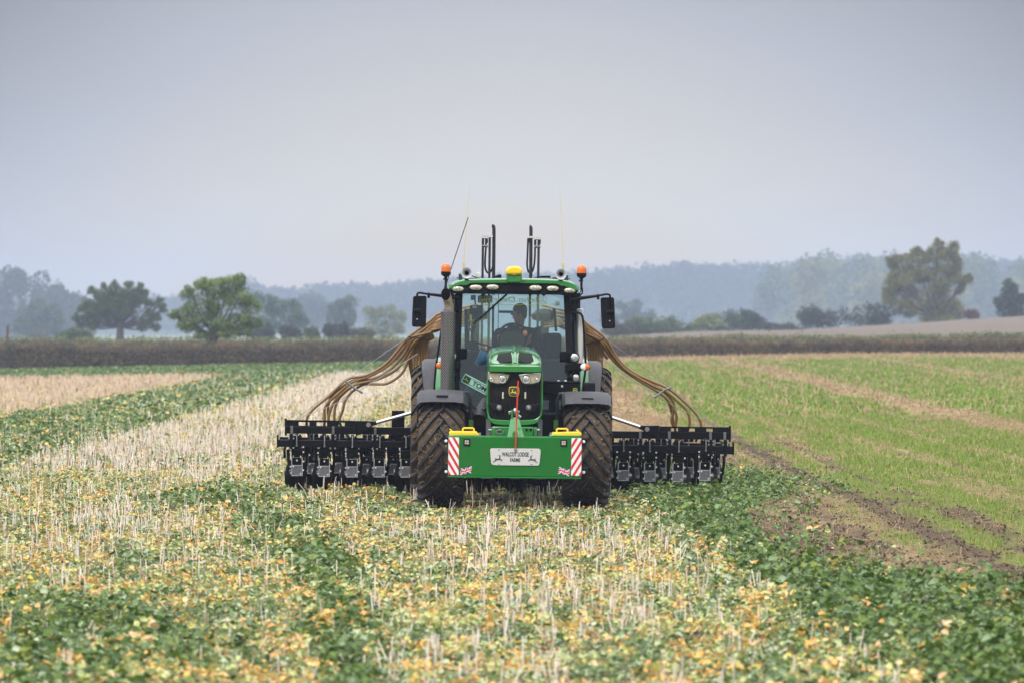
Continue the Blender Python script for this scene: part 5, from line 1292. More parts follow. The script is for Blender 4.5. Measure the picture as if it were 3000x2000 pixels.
g = green_mask(GX, GY); stub = stub_density(GX, GY); straw, soil = right_zone(GX, GY)
C = lerp(np.broadcast_to(CROPY * .55, GX.shape + (3,)), CROPG, g); C = lerp(C, STUB, np.clip(stub * 1.0 - .25, 0, 1) * sst((GY - 90) / 80))
C = lerp(C, SOIL * .8, sst((140 - GY) / 60) * .85)  # soil under the near crop darkened, shading the leaf gaps by colour
Cr = lerp(np.broadcast_to(WHEAT, GX.shape + (3,)), STRAW, np.clip(straw, 0, 1)); Cr = lerp(Cr, SOIL, np.clip(soil, 0, 1)); Cr = lerp(Cr, SOIL * 1.5 + STRAW * .12, .25 * sst((110 - GY) / 40))
C = lerp(C, Cr, sst((GX - edge2(GY) + .1) / .3))
strip = np.where((GX > edge(GY)) & (GX < edge2(GY)), 1.0, 0.0); C = lerp(C, SOIL * 1.1, strip * .8)
FIELD = np.array((.150, .118, .090)); MEAD = np.array((.20, .24, .13))
C = lerp(C, FIELD, sst((GY - 302) / 4)); C = lerp(C, MEAD, sst((GY - 640) / 40)); C = lerp(C, np.array((.05, .075, .035)), sst((GY - 2430) / 40))
a = me.attributes.new('tint', 'FLOAT_COLOR', 'POINT'); cc = np.ones((nx * ny, 4), np.float32); cc[:, :3] = C.reshape(-1, 3); a.data.foreach_set('color', cc.ravel())
m, n, l, b = nt('field_soil')
at_ = n.new('ShaderNodeAttribute'); at_.attribute_name = 'tint'
f1 = noise(n, l, 14, 6, .7); f2 = noise(n, l, 1.6, 5, .7, sc3=(1, .35, 1))
hs = n.new('ShaderNodeHueSaturation'); l.new(at_.outputs['Color'], hs.inputs['Color']); l.new(mathn(n, l, 'ADD', mathn(n, l, 'MULTIPLY', f1, .9), mathn(n, l, 'MULTIPLY_ADD', f2, .8, .15)), hs.inputs['Value'])
l.new(hs.outputs[0], b.inputs['Base Color']); b.inputs['Roughness'].default_value = .95; b.inputs['Specular IOR Level'].default_value = .15
bp_ = n.new('ShaderNodeBump'); bp_.inputs['Strength'].default_value = .7; bp_.inputs['Distance'].default_value = .03; l.new(noise(n, l, 22, 6, .7), bp_.inputs['Height']); l.new(bp_.outputs[0], b.inputs['Normal'])
me.materials.append(m); me.polygons.foreach_set('use_smooth', [True] * len(me.polygons))
ground = bpy.data.objects.new('ground', me); col.objects.link(ground); tag(ground, kind='structure')

# ------------------------------------------------------------------ plants on the field
def rotm(yaw, pitch, roll):
    cy, sy, cp, sp_, cr, sr = np.cos(yaw), np.sin(yaw), np.cos(pitch), np.sin(pitch), np.cos(roll), np.sin(roll)
    u = np.stack([cy * cp, sy * cp, sp_], -1)
    v0 = np.stack([-sy, cy, np.zeros_like(cy)], -1); w0 = np.cross(u, v0)
    return u, v0 * cr[:, None] + w0 * sr[:, None], np.cross(u, v0 * cr[:, None] + w0 * sr[:, None])
LEAF = np.array([(0, 0, 0), (.33, -.40, .17), (.78, -.34, .04), (1.02, .02, -.22), (.76, .36, .08), (.30, .40, .14), (.5, 0, -.08)])
LEAF_F = [(6, 0, 1), (6, 1, 2), (6, 2, 3), (6, 3, 4), (6, 4, 5), (6, 5, 0)]
def place_tpl(tpl, pos, u, v, w, s, jit=0.0):
    k, q = len(pos), len(tpl)
    T = np.broadcast_to(tpl, (k, q, 3)) * (1 + jit * (rng.random((k, q, 3)) - .5))
    P_ = pos[:, None, :] + s[:, None, None] * (T[..., 0:1] * u[:, None] + T[..., 1:2] * v[:, None] + T[..., 2:3] * w[:, None])
    return P_.reshape(-1, 3)
def pick(k, table, wts):
    t = np.array(table); i = rng.choice(len(t), size=k, p=np.array(wts) / np.sum(wts)); return t[i] * (.8 + .4 * rng.random((k, 1)))
def scatter(nn, y0, y1, margin, slope=.103, power=1.0):
    y = y0 + (y1 - y0) * rng.random(nn); half = slope * y + margin
    keep = rng.random(nn) < half / half.max(); y = y[keep]; half = half[keep]
    return (rng.random(len(y)) * 2 - 1) * half, y
G_ = [(.080, .155, .024), (.12, .20, .032), (.16, .25, .09), (.22, .31, .15), (.045, .098, .020), (.22, .28, .04)]
Y_ = [(.80, .50, .12), (.78, .41, .11), (.82, .58, .24), (.60, .54, .12), (.76, .50, .28), (.54, .56, .20), (.46, .53, .22)]
xs, ys, ss, hs_, cs = [], [], [], [], []
for (y0, y1, n_, sz, mg) in ((25, 46, 225000, .041, 3.0), (46, 80, 300000, .040, 3.4), (80, 140, 260000, .055, 5.5), (140, 305, 270000, .085, 10)):
    x, y = scatter(n_, y0, y1, mg)
    e2, e1 = edge2(y), edge(y)
    g = green_mask(x, y); st = stub_density(x, y)
    p = np.where(x < e1, .80 + .20 * g - .22 * np.clip(st - .35, 0, 1) * (y > 75), np.where(x < e2, .62 + .34 * sst((fbm(x * 1.6, y * .7, seed=401) - .36) / .2), 0.0))
    p = np.where((x >= e2) & (x < e2 + .8) & (y < 80), .10, p)
    inb = ((np.abs(x + .0) < 3.2) & (y > 69) & (y < 72.5)) | ((np.abs(x) < 1.35) & (y > 63.6) & (y < 69.5)) | ((np.abs(np.abs(x) - .93) < .33) & (y > 63.2) & (y < 69.5))
    p = np.where(inb, p * .3, p)
    kp = rng.random(len(x)) < p; x, y, g, st = x[kp], y[kp], g[kp], st[kp]
    k = len(x)
    rk = lambda n_v: np.argsort(np.argsort(n_v)) / max(1, k)
    pl = rk(fbm(x * 5.2, y * 3.4, seed=301, o=2) + .16 * rng.random(k)); p2_ = rk(fbm(x * 6.5, y * 4.2, seed=311, o=2) + .22 * rng.random(k))
    isg = pl < (.46 + .50 * g + .14 * (fbm(x * 1.5, y * .5, seed=88) - .5) * 2)
    def pickn(table, wts):
        cw = np.cumsum(np.array(wts) / np.sum(wts)); return np.array(table)[np.minimum(np.searchsorted(cw, p2_), len(table) - 1)] * (.82 + .36 * rng.random((k, 1)))
    c = np.where(isg[:, None], pickn(G_, [3, 3, 2.4, 1.2, 2, 1]), pickn(Y_, [2.2, 1.1, 1.8, 1.7, 1.4, 2.6, 2.4]))
    # weathered pale leaves where the crop is thin
    pale = (rng.random(k) < .36 * (1 - g)) & isg
    c[pale] = pick(int(pale.sum()), [(.42, .50, .31), (.34, .45, .28), (.50, .55, .36), (.44, .50, .22)], [1, 1, 1, 1])
    s = .92 * sz * (.45 + 1.1 * rng.random(k) ** 1.4) * (1 + .5 * g)
    hgt = (.010 + .060 * rng.random(k) ** .8) * (1 + 1.0 * g) * (.55 + 1.0 * sst((fbm(x * 4.2, y * 2.8, seed=321, o=2) - .3) / .4)) * np.interp(y, [75, 95, 200], [1, .7, .5]) * (1 + .3 * (fbm(x * 2, y * 1.2, seed=77) - .5) * 2)
    hgt = hgt * np.where((np.abs(x) < 1.6) & (y > 53) & (y < 69.5), .45, 1.0)
    xs.append(x); ys.append(y); ss.append(s); hs_.append(hgt); cs.append(c)
x, y, s, hgt, c = map(np.concatenate, (xs, ys, ss, hs_, cs)); k = len(x)
yaw = rng.random(k) * 6.283; pitch = R(-12) + R(62) * rng.random(k) ** 1.5; roll = (rng.random(k) - .5) * R(110)
u, v, w = rotm(yaw, pitch, roll)
pos = np.stack([x, y, height(x, y) + hgt], -1) - u * (s * .45)[:, None]
c = c * .90
V = place_tpl(LEAF, pos, u, v, w, s, .55)
tag(fast_mesh('cover_crop', V, LEAF_F, 7, c, M['leaf'], vmul=(1.3, .92, .86, .95, .86, .92, 1.22)), 'leafy cover crop turning from green to yellow across the field', 'crop', kind='stuff')

# leaf stalks joining the leaves to their plants
sel = (y < 82) & (rng.random(k) < .38); ps = pos[sel]; ks = len(ps)
foot = np.stack([np.round(ps[:, 0] / .16) * .16, np.round(ps[:, 1] / .20) * .20, np.zeros(ks)], -1); foot[:, :2] += rng.normal(0, .012, (ks, 2)); foot[:, 2] = height(foot[:, 0], foot[:, 1])
d_ = ps - foot; ln_ = np.linalg.norm(d_, axis=1); u_ = d_ / np.maximum(ln_, 1e-4)[:, None]; v_ = np.cross(u_, np.array((.3, .2, .93))); v_ /= np.maximum(np.linalg.norm(v_, axis=1), 1e-4)[:, None]; w_2 = np.cross(u_, v_)
ST = np.array([(0, -.5, 0), (0, .5, 0), (.5, .4, .0), (.5, -.4, .0), (1, .2, 0), (1, -.2, 0)])
Vs = (foot[:, None] + ST[None, :, 0:1] * d_[:, None] + .006 * ST[None, :, 1:2] * v_[:, None] + (.18 * ln_)[:, None, None] * np.array((0, 0, 1, 1, 0, 0))[None, :, None] * w_2[:, None]).reshape(-1, 3)
tag(fast_mesh('crop_leaf_stalks', Vs, [(0, 1, 2, 3), (3, 2, 4, 5)], 6, .5 * c[sel] + .5 * np.array((.34, .38, .18)), M['leaf']), 'thin pale leaf stalks among the cover crop leaves', 'crop', kind='stuff')

# stubble stalks
TRI = np.array([(0, -.5, -.29), (0, .5, -.29), (0, 0, .58), (1, -.4, -.23), (1, .4, -.23), (1, 0, .46)])
TRI_F = [(0, 1, 4, 3), (1, 2, 5, 4), (2, 0, 3, 5), (3, 4, 5)]
def sticks(pos, u, v, w, length, thick, wedge=None):
    k = len(pos)
    T = np.broadcast_to(TRI, (k, 6, 3)).copy()
    P_ = pos[:, None, :] + T[..., 0:1] * length[:, None, None] * u[:, None] + thick[:, None, None] * (T[..., 1:2] * v[:, None] + T[..., 2:3] * w[:, None])
    return P_.reshape(-1, 3)
X_, Y__, T_ = [], [], []
for (y0, y1, n_, th, mg) in ((25, 60, 52000, .0085, 3), (60, 110, 74000, .0095, 4.5), (110, 190, 74000, .016, 8), (190, 245, 48000, .024, 10)):
    x, y = scatter(n_, y0, y1, mg)
    cl_ = fbm(x * 3.2, y * 1.3, seed=66, o=2); p = stub_density(x, y) * np.where(y < 75, 1.5 * sst((cl_ - .50) / .14), sst((cl_ - .38) / .18))
    kp = rng.random(len(x)) < p; X_.append(x[kp]); Y__.append(y[kp]); T_.append(np.full(kp.sum(), th))
x, y, th = map(np.concatenate, (X_, Y__, T_)); k = len(x)
x = np.where(rng.random(k) < .65, np.round(x / .26) * .26 + rng.normal(0, .03, k), x + (rng.random(k) - .5) * .05)
yaw = rng.random(k) * 6.283; lean = np.abs(rng.normal(0, R(9), k)); lean = np.where(rng.random(k) < .22, R(14) + R(35) * rng.random(k), lean)
u, v, w = rotm(yaw, math.pi / 2 - lean, rng.random(k) * 6.283)
ln = np.where((np.abs(x) < 1.6) & (y > 55) & (y < 64), .6, 1.0) * (.11 + .17 * rng.random(k)) + .06 * np.clip(stub_density(x, y) - .4, 0, 1)
c = pick(k, [(.66, .57, .47), (.58, .48, .38), (.70, .63, .54), (.44, .33, .23), (.20, .13, .09)], [4, 3, 3, 1.4, .7])
c = c * np.where(x < -12.6, 1, 0)[:, None] * np.array((.84, .74, .64)) + c * np.where(x < -12.6, 0, 1)[:, None]
V = sticks(np.stack([x, y, height(x, y) - .01], -1), u, v, w, ln, th * (.7 + .7 * rng.random(k)))
tag(fast_mesh('stubble', V, TRI_F, 6, c, M['straw']), 'pale upright stubble stalks standing in the cover crop', 'stubble', kind='stuff')

# young corn on the drilled land
BL = np.array([(0, -.5, 0), (0, .5, 0), (.55, .42, .06), (.55, -.42, .06), (1, 0, -.10)]); BL_F = [(0, 1, 2, 3), (3, 2, 4)]
X_, Y__, W_, L__ = [], [], [], []
for (y0, y1, n_, wd, ln0, mg) in ((38, 75, 150000, .0065, .085, 3.2), (75, 130, 200000, .011, .10, 5), (130, 300, 200000, .035, .14, 11)):
    y = y0 + (y1 - y0) * rng.random(n_); xm = .103 * y + mg; x = edge2(y) + rng.random(n_) * np.maximum(xm - edge2(y), .1)
    kp = (rng.random(n_) < (xm - edge2(y)) / (.103 * y1 + mg)) & (x < xm); x, y = x[kp], y[kp]
    st, so = right_zone(x, y); row = .65 + .35 * np.cos(x * 2 * math.pi / .19)
    kp = rng.random(len(x)) < np.clip(1.0 - st - 1.3 * so, 0.06, 1) ** 1.7 * row
    x, y = x[kp], y[kp]; X_.append(x); Y__.append(y); W_.append(np.full(len(x), wd)); L__.append(np.full(len(x), ln0))
x, y, wd, ln0 = map(np.concatenate, (X_, Y__, W_, L__)); k = len(x)
u, v, w = rotm(rng.random(k) * 6.283, R(38) + R(50) * rng.random(k), (rng.random(k) - .5) * 1.2)
s = ln0 * (.6 + .8 * rng.random(k))
T = np.broadcast_to(BL, (k, 5, 3)).copy(); pos = np.stack([x, y, height(x, y) - .005], -1)
V = (pos[:, None] + T[..., 0:1] * s[:, None, None] * u[:, None] + T[..., 1:2] * wd[:, None, None] * v[:, None] * 1.0 + T[..., 2:3] * s[:, None, None] * w[:, None]).reshape(-1, 3)
c = pick(k, [(.138, .245, .014), (.180, .280, .018), (.098, .182, .014), (.235, .295, .035), (.28, .275, .06)], [3, 3, 2, 1.5, .8])
tag(fast_mesh('young_corn', V, BL_F, 5, c, M['leaf']), 'short young corn shoots growing in rows on the drilled land', 'young corn', kind='stuff')

# straw lying and standing on the drilled land, clods of soil
X_, Y__, T_, Lg = [], [], [], []
for (y0, y1, n_, th, l0, mg) in ((38, 75, 54000, .0045, .11, 3.2), (75, 130, 72000, .008, .13, 5), (130, 300, 72000, .022, .22, 11)):
    y = y0 + (y1 - y0) * rng.random(n_); xm = .103 * y + mg; x = edge2(y) - .3 + rng.random(n_) * np.maximum(xm - edge2(y) + .3, .1)
    kp = (rng.random(n_) < (xm - edge2(y)) / (.103 * y1 + mg)); x, y = x[kp], y[kp]
    st, so = right_zone(x, y); kp = rng.random(len(x)) < np.clip(.25 + .75 * st - .25 * so, .12, 1); x, y = x[kp], y[kp]
    X_.append(x); Y__.append(y); T_.append(np.full(len(x), th)); Lg.append(np.full(len(x), l0))
x, y, th, l0 = map(np.concatenate, (X_, Y__, T_, Lg)); k = len(x)
stand = rng.random(k) < .35
u, v, w = rotm(rng.random(k) * 6.283, np.where(stand, R(35) + R(50) * rng.random(k), R(-4) + R(22) * rng.random(k)), rng.random(k) * 6.283)
c = pick(k, [(.44, .31, .18), (.36, .24, .13), (.53, .41, .26), (.22, .14, .08)], [3, 3, 1.4, 1.4])
V = sticks(np.stack([x, y, height(x, y) + np.where(stand, -.005, .012)], -1), u, v, w, np.where(stand, .75, 1.0) * l0 * (.5 + rng.random(k)), th * (.6 + .8 * rng.random(k)))
tag(fast_mesh('straw_litter', V, TRI_F, 6, c, M['straw']), 'straw and short dry stubble scattered over the drilled land', 'straw', kind='stuff')
n_ = 130000; y = 38 + 62 * rng.random(n_); xm = .103 * y + 2; x = edge(y) - .2 + rng.random(n_) * (xm - edge(y) + .2)
st, so = right_zone(x, y); kp = rng.random(n_) < np.clip(so, 0, 1) * .8 + .03; x, y = x[kp], y[kp]; k = len(x)
OCT = np.array([(1, 0, 0), (-1, 0, 0), (0, 1, 0), (0, -1, 0), (0, 0, .8), (0, 0, -.8)]); OCT_F = [(0, 2, 4), (2, 1, 4), (1, 3, 4), (3, 0, 4), (2, 0, 5), (1, 2, 5), (3, 1, 5), (0, 3, 5)]
s = .004 + .018 * rng.random(k) ** 2.5
u, v, w = rotm(rng.random(k) * 6.283, rng.random(k) * 1.5, rng.random(k) * 6.283)
V = place_tpl(OCT, np.stack([x, y, height(x, y) + rough(x, y) + s * .3], -1), u, v, w, s, .6)
tag(fast_mesh('soil_clods', V, OCT_F, 6, pick(k, [(.082, .057, .040), (.055, .039, .028), (.11, .078, .055)], [2, 2, 1]), M['straw']), 'small brown clods of turned soil on the drilled land', 'soil', kind='stuff')

# ------------------------------------------------------------------ hedges, trees, far woods
QD = np.array([(0, -.5, 0), (.5, -.1, .12), (1, 0, 0), (.5, .6, -.1)]); QD_F = [(0, 1, 2, 3)]
def leaf_quads(name, pos, size, colr, mat, parent):
    k = len(pos); u, v, w = rotm(rng.random(k) * 6.283, (rng.random(k) - .5) * 2.6, rng.random(k) * 6.283)
    return fast_mesh(name, place_tpl(QD, pos, u, v, w, size, .4), QD_F, 4, colr, mat, parent)
def wpt(px, py, Y): return np.array(((px - 1500) * Y / F, Y, ZC - (py - 960) * Y / F))
def hedge(name, label, cat, x0, x1, yb, depth, base, top, colors, wts, nq, qs, core, seed):
    root = tag(empty(name, (0, yb, 0)), label, cat)
    xs_ = np.arange(x0, x1, .5); rows = []
    for dy, f in ((-depth / 2, 0), (-depth * .46, .75), (-depth * .25, .96), (0, 1), (depth * .25, .96), (depth * .46, .75), (depth / 2, 0)):
        zb_ = base(xs_) - .05; hh = (top(xs_) - base(xs_)) * .93 * (1 + .28 * (fbm(xs_ * .35, xs_ * 0 + 3, seed=seed) - .5))
        rows.append([(xx, dy + .25 * (q - .5), z0 + f * h_) for xx, z0, h_, q in zip(xs_, zb_, hh, fbm(xs_ * .8, xs_ * 0 + f * 5, seed=seed + 3))])
    q = MB(); q.ring(rows, 0, False, False); q.build('branches', core, root)
    xx = x0 + (x1 - x0) * rng.random(nq); a = rng.random(nq) * math.pi
    hh = (top(xx) - base(xx)) * (1 + .30 * (fbm(xx * .35, xx * 0 + 3, seed=seed) - .5) + .10 * (fbm(xx * 2.1, xx * 0 + 7, seed=seed + 1) - .5))
    hh = hh * (1 + np.where(rng.random(nq) < .04, .30 * rng.random(nq), 0)); f = np.sin(a) ** .55; dy = -np.cos(a) * depth * .56 + rng.normal(0, .05, nq); zz = base(xx) + hh * f * (1 + rng.normal(0, .02, nq)); low = rng.random(nq) < .55
    zz = np.where(low, base(xx) + hh * rng.random(nq) * .95, zz); dy = np.where(low, -depth * .5 - .05 * rng.random(nq), dy)
    cl_ = fbm(xx * 1.1, zz * 1.6, seed=seed + 5)
    t = np.array(colors); i = np.clip((cl_ * 1.5 - .25 + rng.normal(0, .16, nq)) * len(t), 0, len(t) - 1).astype(int)
    c = t[i] * (.95 + .6 * rng.random((nq, 1)))
    leaf_quads('foliage', np.stack([xx, dy, zz], -1), qs * (.6 + .8 * rng.random(nq)), c, M['foliage'], root)
    return root
gnd = lambda Y: (lambda x: height(np.asarray(x, float), np.full(np.shape(x), float(Y))))
top1 = lambda x: np.interp(x, [-60, -31, -18, 6, 31, 70], [1.28, 1.30, 1.36, 1.52, 1.56, 1.7])
M['hedge_core'] = paint('hedge_twigs', (.075, .055, .046), .95, var=.5, scale=2)
hedge('hedgerow', 'long trimmed brown hedge across the far edge of the field', 'hedge', -62, 70, 300, 1.4, gnd(300), top1,
      [(.080, .078, .045), (.115, .092, .058), (.145, .105, .068), (.17, .12, .075), (.12, .125, .055), (.20, .13, .075)], None, 90000, .12, M['hedge_core'], 101)
top2 = lambda x: np.interp(x, [-70, -33, -18, 6, 20, 33, 75], [1.58, 1.60, 1.62, 1.66, 1.80, 1.84, 2.2])
hedge('hedgerow', 'dark green hedge showing just above the brown hedge', 'hedge', -70, 75, 326, 1.4, gnd(326), top2,
      [(.09, .12, .05), (.12, .15, .055), (.15, .18, .07), (.16, .14, .075)], None, 55000, .14, M['hedge_core'], 131)

def tree(name, label, cat, Y, base, trunk_px, lobes, colors, n_, qs, gap=.42, trunk_r=.25, limbs=True, group=None, gscale=1.0, droop=0.0, seed=1):
    """lobes: (px, py, rx, ry) measured crown masses; base: (px, py) of the foot"""
    if Y > 350: Y *= 1.28; qs *= 1.28; trunk_r *= 1.28
    colors = [tuple(q_ * 1.45 for q_ in c_) for c_ in colors]
    b0 = wpt(base[0], base[1], Y)
    root = tag(empty(name, tuple(b0)), label, cat, group or 'trees beyond the hedge')
    LB = []
    for px, py, rx, ry in lobes:
        c = wpt(px, py, Y); LB.append((c, .92 * rx * Y / F, .92 * ry * Y / F))
    main = list(LB); rs_ = np.random.default_rng(seed)
    for c, a, b_ in main:
        for _ in range(4):
            d = rs_.normal(size=3); d /= np.linalg.norm(d); f_ = rs_.uniform(.32, .55); LB.append((c + d * np.array((a, a, b_)) * .85, a * f_, min(a, b_ * 1.1) * f_))
    vol = np.array([a * a * b_ for _, a, b_ in LB]); cnt = (.8 * n_ * vol ** .52 / np.sum(vol ** .52)).astype(int)
    Pn, Cn = [], []
    for (c, a, b_), k in zip(LB, cnt):
        k2 = int(k * 3.2); d = rng.normal(size=(k2, 3)); d /= np.linalg.norm(d, axis=1)[:, None]
        r = (.35 + .65 * rng.random(k2) ** .5)
        bump = .72 + .5 * fbm(d[:, 0] * 2.2 + c[0], d[:, 1] * 2.2 + seed, d[:, 2] * 2.2 + c[2], seed=seed)
        p = c + d * (r * bump)[:, None] * np.array((a, a * .9, b_))
        if droop: p[:, 2] -= droop * b_ * (np.hypot(d[:, 0], d[:, 1]) ** 2) * r * rng.random(k2)
        gs = gscale * 3.2 / max(.6, np.mean([q[1] for q in LB])) 
        nzv = fbm(p[:, 0] * gs, p[:, 1] * gs, p[:, 2] * gs, seed=seed + 8, o=2)
        kp = nzv > gap + .05; p = p[kp][:k]; nn = nzv[kp][:k]
        cl_ = fbm(p[:, 0] * gs * .7, p[:, 1] * gs * .7 + 9, p[:, 2] * gs * .7, seed=seed + 18, o=2)
        t = np.array(colors); i = np.clip(((cl_ - .2) / .6 + rng.normal(0, .18, len(p))) * len(t), 0, len(t) - 1).astype(int)
        Pn.append(p); Cn.append(t[i] * (.75 + .5 * rng.random((len(p), 1))))
    p, c = np.concatenate(Pn), np.concatenate(Cn)
    leaf_quads('crown', p - b0, qs * .8 * (.6 + .8 * rng.random(len(p))), c, M['foliage'], root)
    q = MB(); topc = np.mean([c_[0] for c_ in LB], axis=0); fork = b0 + (wpt(trunk_px[0], trunk_px[1], Y) - b0)
    q.tube([Vector((0, 0, -.5)), Vector((0, 0, .1)), Vector(tuple(fork - b0)), Vector(tuple(fork - b0 + (topc - fork) * .6))], [trunk_r * 1.5, trunk_r * 1.15, trunk_r * .85, trunk_r * .35], 8)
    if limbs:
        for (c_, a, b_) in main:
            e = c_ - b0; f_ = fork - b0; mid = f_ + (e - f_) * .5 + np.array((0, 0, -.08 * np.linalg.norm(e - f_)))
            q.tube([Vector(tuple(f_)), Vector(tuple(mid)), Vector(tuple(e)), Vector(tuple(e + np.array((0, 0, b_ * .5))))], [trunk_r * .30, trunk_r * .20, trunk_r * .11, trunk_r * .04], 6)
            for _ in range(5):
                d = rng.normal(size=3); d /= np.linalg.norm(d); d[2] = abs(d[2]) * .7
                q.tube([Vector(tuple(e * .8 + f_ * .2)), Vector(tuple(e + d * np.array((a, a, b_)) * .75))], [trunk_r * .08, trunk_r * .02], 5)
    q.build('trunk', M['bark'], root)
    return root
OAK = [(.030, .058, .012), (.046, .080, .014), (.066, .094, .016), (.096, .094, .018)]
tree('oak_tree', 'dark spreading oak with open crown left of the bright green tree', 'tree', 430, (352, 1000), (352, 958),
     [(320, 880, 42, 34), (372, 898, 46, 36), (288, 912, 42, 30), (405, 872, 32, 26), (330, 915, 44, 32), (300, 862, 34, 20), (340, 850, 26, 22), (380, 858, 30, 26), (415, 866, 24, 20), (270, 852, 16, 12), (305, 838, 10, 10), (335, 832, 13, 11), (378, 834, 16, 12), (410, 840, 12, 11),
      (255, 888, 24, 18), (300, 895, 34, 24), (350, 885, 34, 28), (395, 885, 26, 20), (440, 886, 22, 10), (470, 878, 14, 8), (235, 905, 14, 10), (258, 930, 26, 16), (300, 935, 30, 20), (340, 925, 26, 24),
      (425, 945, 22, 14), (455, 932, 18, 14), (480, 910, 16, 9), (235, 952, 16, 14), (455, 958, 18, 14), (270, 955, 24, 14), (420, 962, 22, 12), (440, 920, 26, 18), (470, 895, 16, 12), (222, 930, 14, 14)], OAK, 36000, .16, gap=.34, trunk_r=.32, gscale=1.3, seed=5)
tree('field_maple', 'bright green round tree growing out of the hedge left of the tractor', 'tree', 303, (622, 1062), (626, 985),
     [(625, 845, 55, 32), (670, 830, 42, 26), (600, 832, 34, 22), (703, 822, 26, 18), (560, 862, 36, 28), (640, 885, 62, 40), (700, 875, 52, 40), (735, 905, 34, 36), (590, 905, 48, 36), (535, 918, 34, 20), (555, 945, 40, 26), (700, 940, 46, 30), (640, 945, 48, 30), (580, 955, 26, 20), (600, 982, 36, 14), (668, 978, 46, 16), (715, 965, 34, 20), (510, 925, 18, 10), (745, 945, 22, 20)],
     [(.060, .092, .024), (.088, .128, .032), (.115, .162, .040), (.145, .195, .050), (.175, .215, .060)], 30000, .125, gap=.34, trunk_r=.26, seed=15)
tree('round_tree', 'hazy round bluish tree at far left behind the hedge', 'tree', 850, (115, 1000), (115, 965), [(112, 915, 48, 36), (80, 940, 44, 36), (150, 935, 40, 38), (120, 960, 60, 30), (60, 955, 24, 22)], [(.04, .07, .03), (.05, .08, .035), (.06, .09, .04)], 5000, .65, gap=.30, trunk_r=.35, seed=25)
tree('hedge_tree', 'bluish green tree tucked behind the right side of the bright green tree', 'tree', 640, (830, 1000), (830, 975), [(775, 890, 42, 34), (815, 895, 40, 30), (850, 915, 42, 34), (800, 940, 50, 34), (870, 950, 36, 32), (885, 935, 22, 18), (770, 960, 40, 26)], [(.035, .065, .03), (.045, .08, .035), (.06, .095, .045)], 6000, .4, gap=.36, trunk_r=.3, seed=35)
tree('small_tree', 'slim grey green tree left of the pale yellowish bush', 'tree', 780, (1010, 1000), (1008, 965), [(1030, 885, 26, 20), (1005, 890, 22, 18), (985, 905, 24, 22), (1020, 915, 28, 26), (980, 935, 26, 24), (1010, 945, 30, 26)], [(.05, .075, .04), (.06, .085, .045), (.07, .095, .05)], 4500, .42, gap=.40, trunk_r=.26, seed=45)
tree('pale_bush', 'pale yellowish bush nearest the left drill hoses', 'bush', 700, (1120, 1002), (1120, 975), [(1090, 920, 30, 20), (1130, 915, 36, 22), (1165, 935, 30, 24), (1100, 955, 40, 26), (1150, 965, 36, 24)], [(.09, .12, .05), (.12, .15, .06), (.16, .17, .07), (.20, .19, .08)], 4200, .36, gap=.40, trunk_r=.2, seed=55)
bl = [('low round bush under the far left oak branches', 400, 215, 978, 46, 20, 0), ('small dark bush just right of the bright green tree trunk', 450, 770, 975, 32, 22, 1), ('dusky rounded bush below the tucked bluish tree', 430, 850, 972, 26, 18, 1),
      ('small green bush left of the slim grey green tree', 430, 912, 976, 24, 16, 0), ('purplish dark bush under the slim grey green tree', 430, 985, 970, 36, 24, 1), ('tawny low bush under the pale yellowish bush', 430, 1060, 978, 30, 18, 2),
      ('brownish bush just right of the tractor mirror behind the hedge', 470, 1825, 962, 50, 32, 2), ('dark broad bush standing second right of the tractor mirror', 470, 1900, 956, 56, 34, 0), ('olive bush with a pale green right side', 480, 1990, 960, 62, 30, 0),
      ('light green bush where the pale hill field begins', 500, 2085, 950, 42, 36, 3), ('tall green shrub left of the dark thicket', 520, 2150, 938, 46, 36, 0), ('twiggy brown topped shrub left of the dark thicket', 520, 2205, 935, 34, 38, 1),
      ('dark low thicket along the left end of the hill field', 490, 2150, 972, 70, 20, 1), ('dark low scrub between the thicket and the rounded bush', 490, 2290, 962, 60, 18, 1),
      ('dark rounded bush left of the willow', 495, 2410, 925, 66, 38, 1), ('dark bush touching the left foot of the willow', 495, 2540, 925, 66, 40, 1),
      ('small rusty bush between the willow and the dark upright tree', 500, 2848, 920, 18, 18, 4), ('golden bush cut by the right edge of the picture', 500, 3000, 915, 24, 20, 3)]
BC = [[(.045, .065, .028), (.065, .09, .035), (.085, .11, .045)], [(.028, .036, .024), (.036, .046, .028), (.05, .05, .034)], [(.07, .06, .04), (.09, .075, .045), (.08, .085, .04)], [(.10, .13, .045), (.14, .17, .06), (.19, .19, .06)], [(.09, .045, .035), (.12, .055, .04)]]
for i, (lab, Y, px, py, rx, ry, ci) in enumerate(bl):
    rr = random.Random(i)
    lob = [(px + rr.uniform(-.8, .8) * rx, py + rr.uniform(-.35, .45) * ry, rx * rr.uniform(.45, .65), ry * rr.uniform(.5, .75)) for _ in range(8)] + [(px - rx * .5, py + ry * .4, rx * .6, ry * .6), (px + rx * .5, py + ry * .4, rx * .6, ry * .6)]
    tree('bush', lab, 'bush', Y, (px, py + ry * 1.25), (px, py + ry * .6), lob, BC[ci], 2400 if rx > 24 else 900, .30, gap=.36, trunk_r=.10, group='bushes along the far field edge', seed=60 + i * 3)
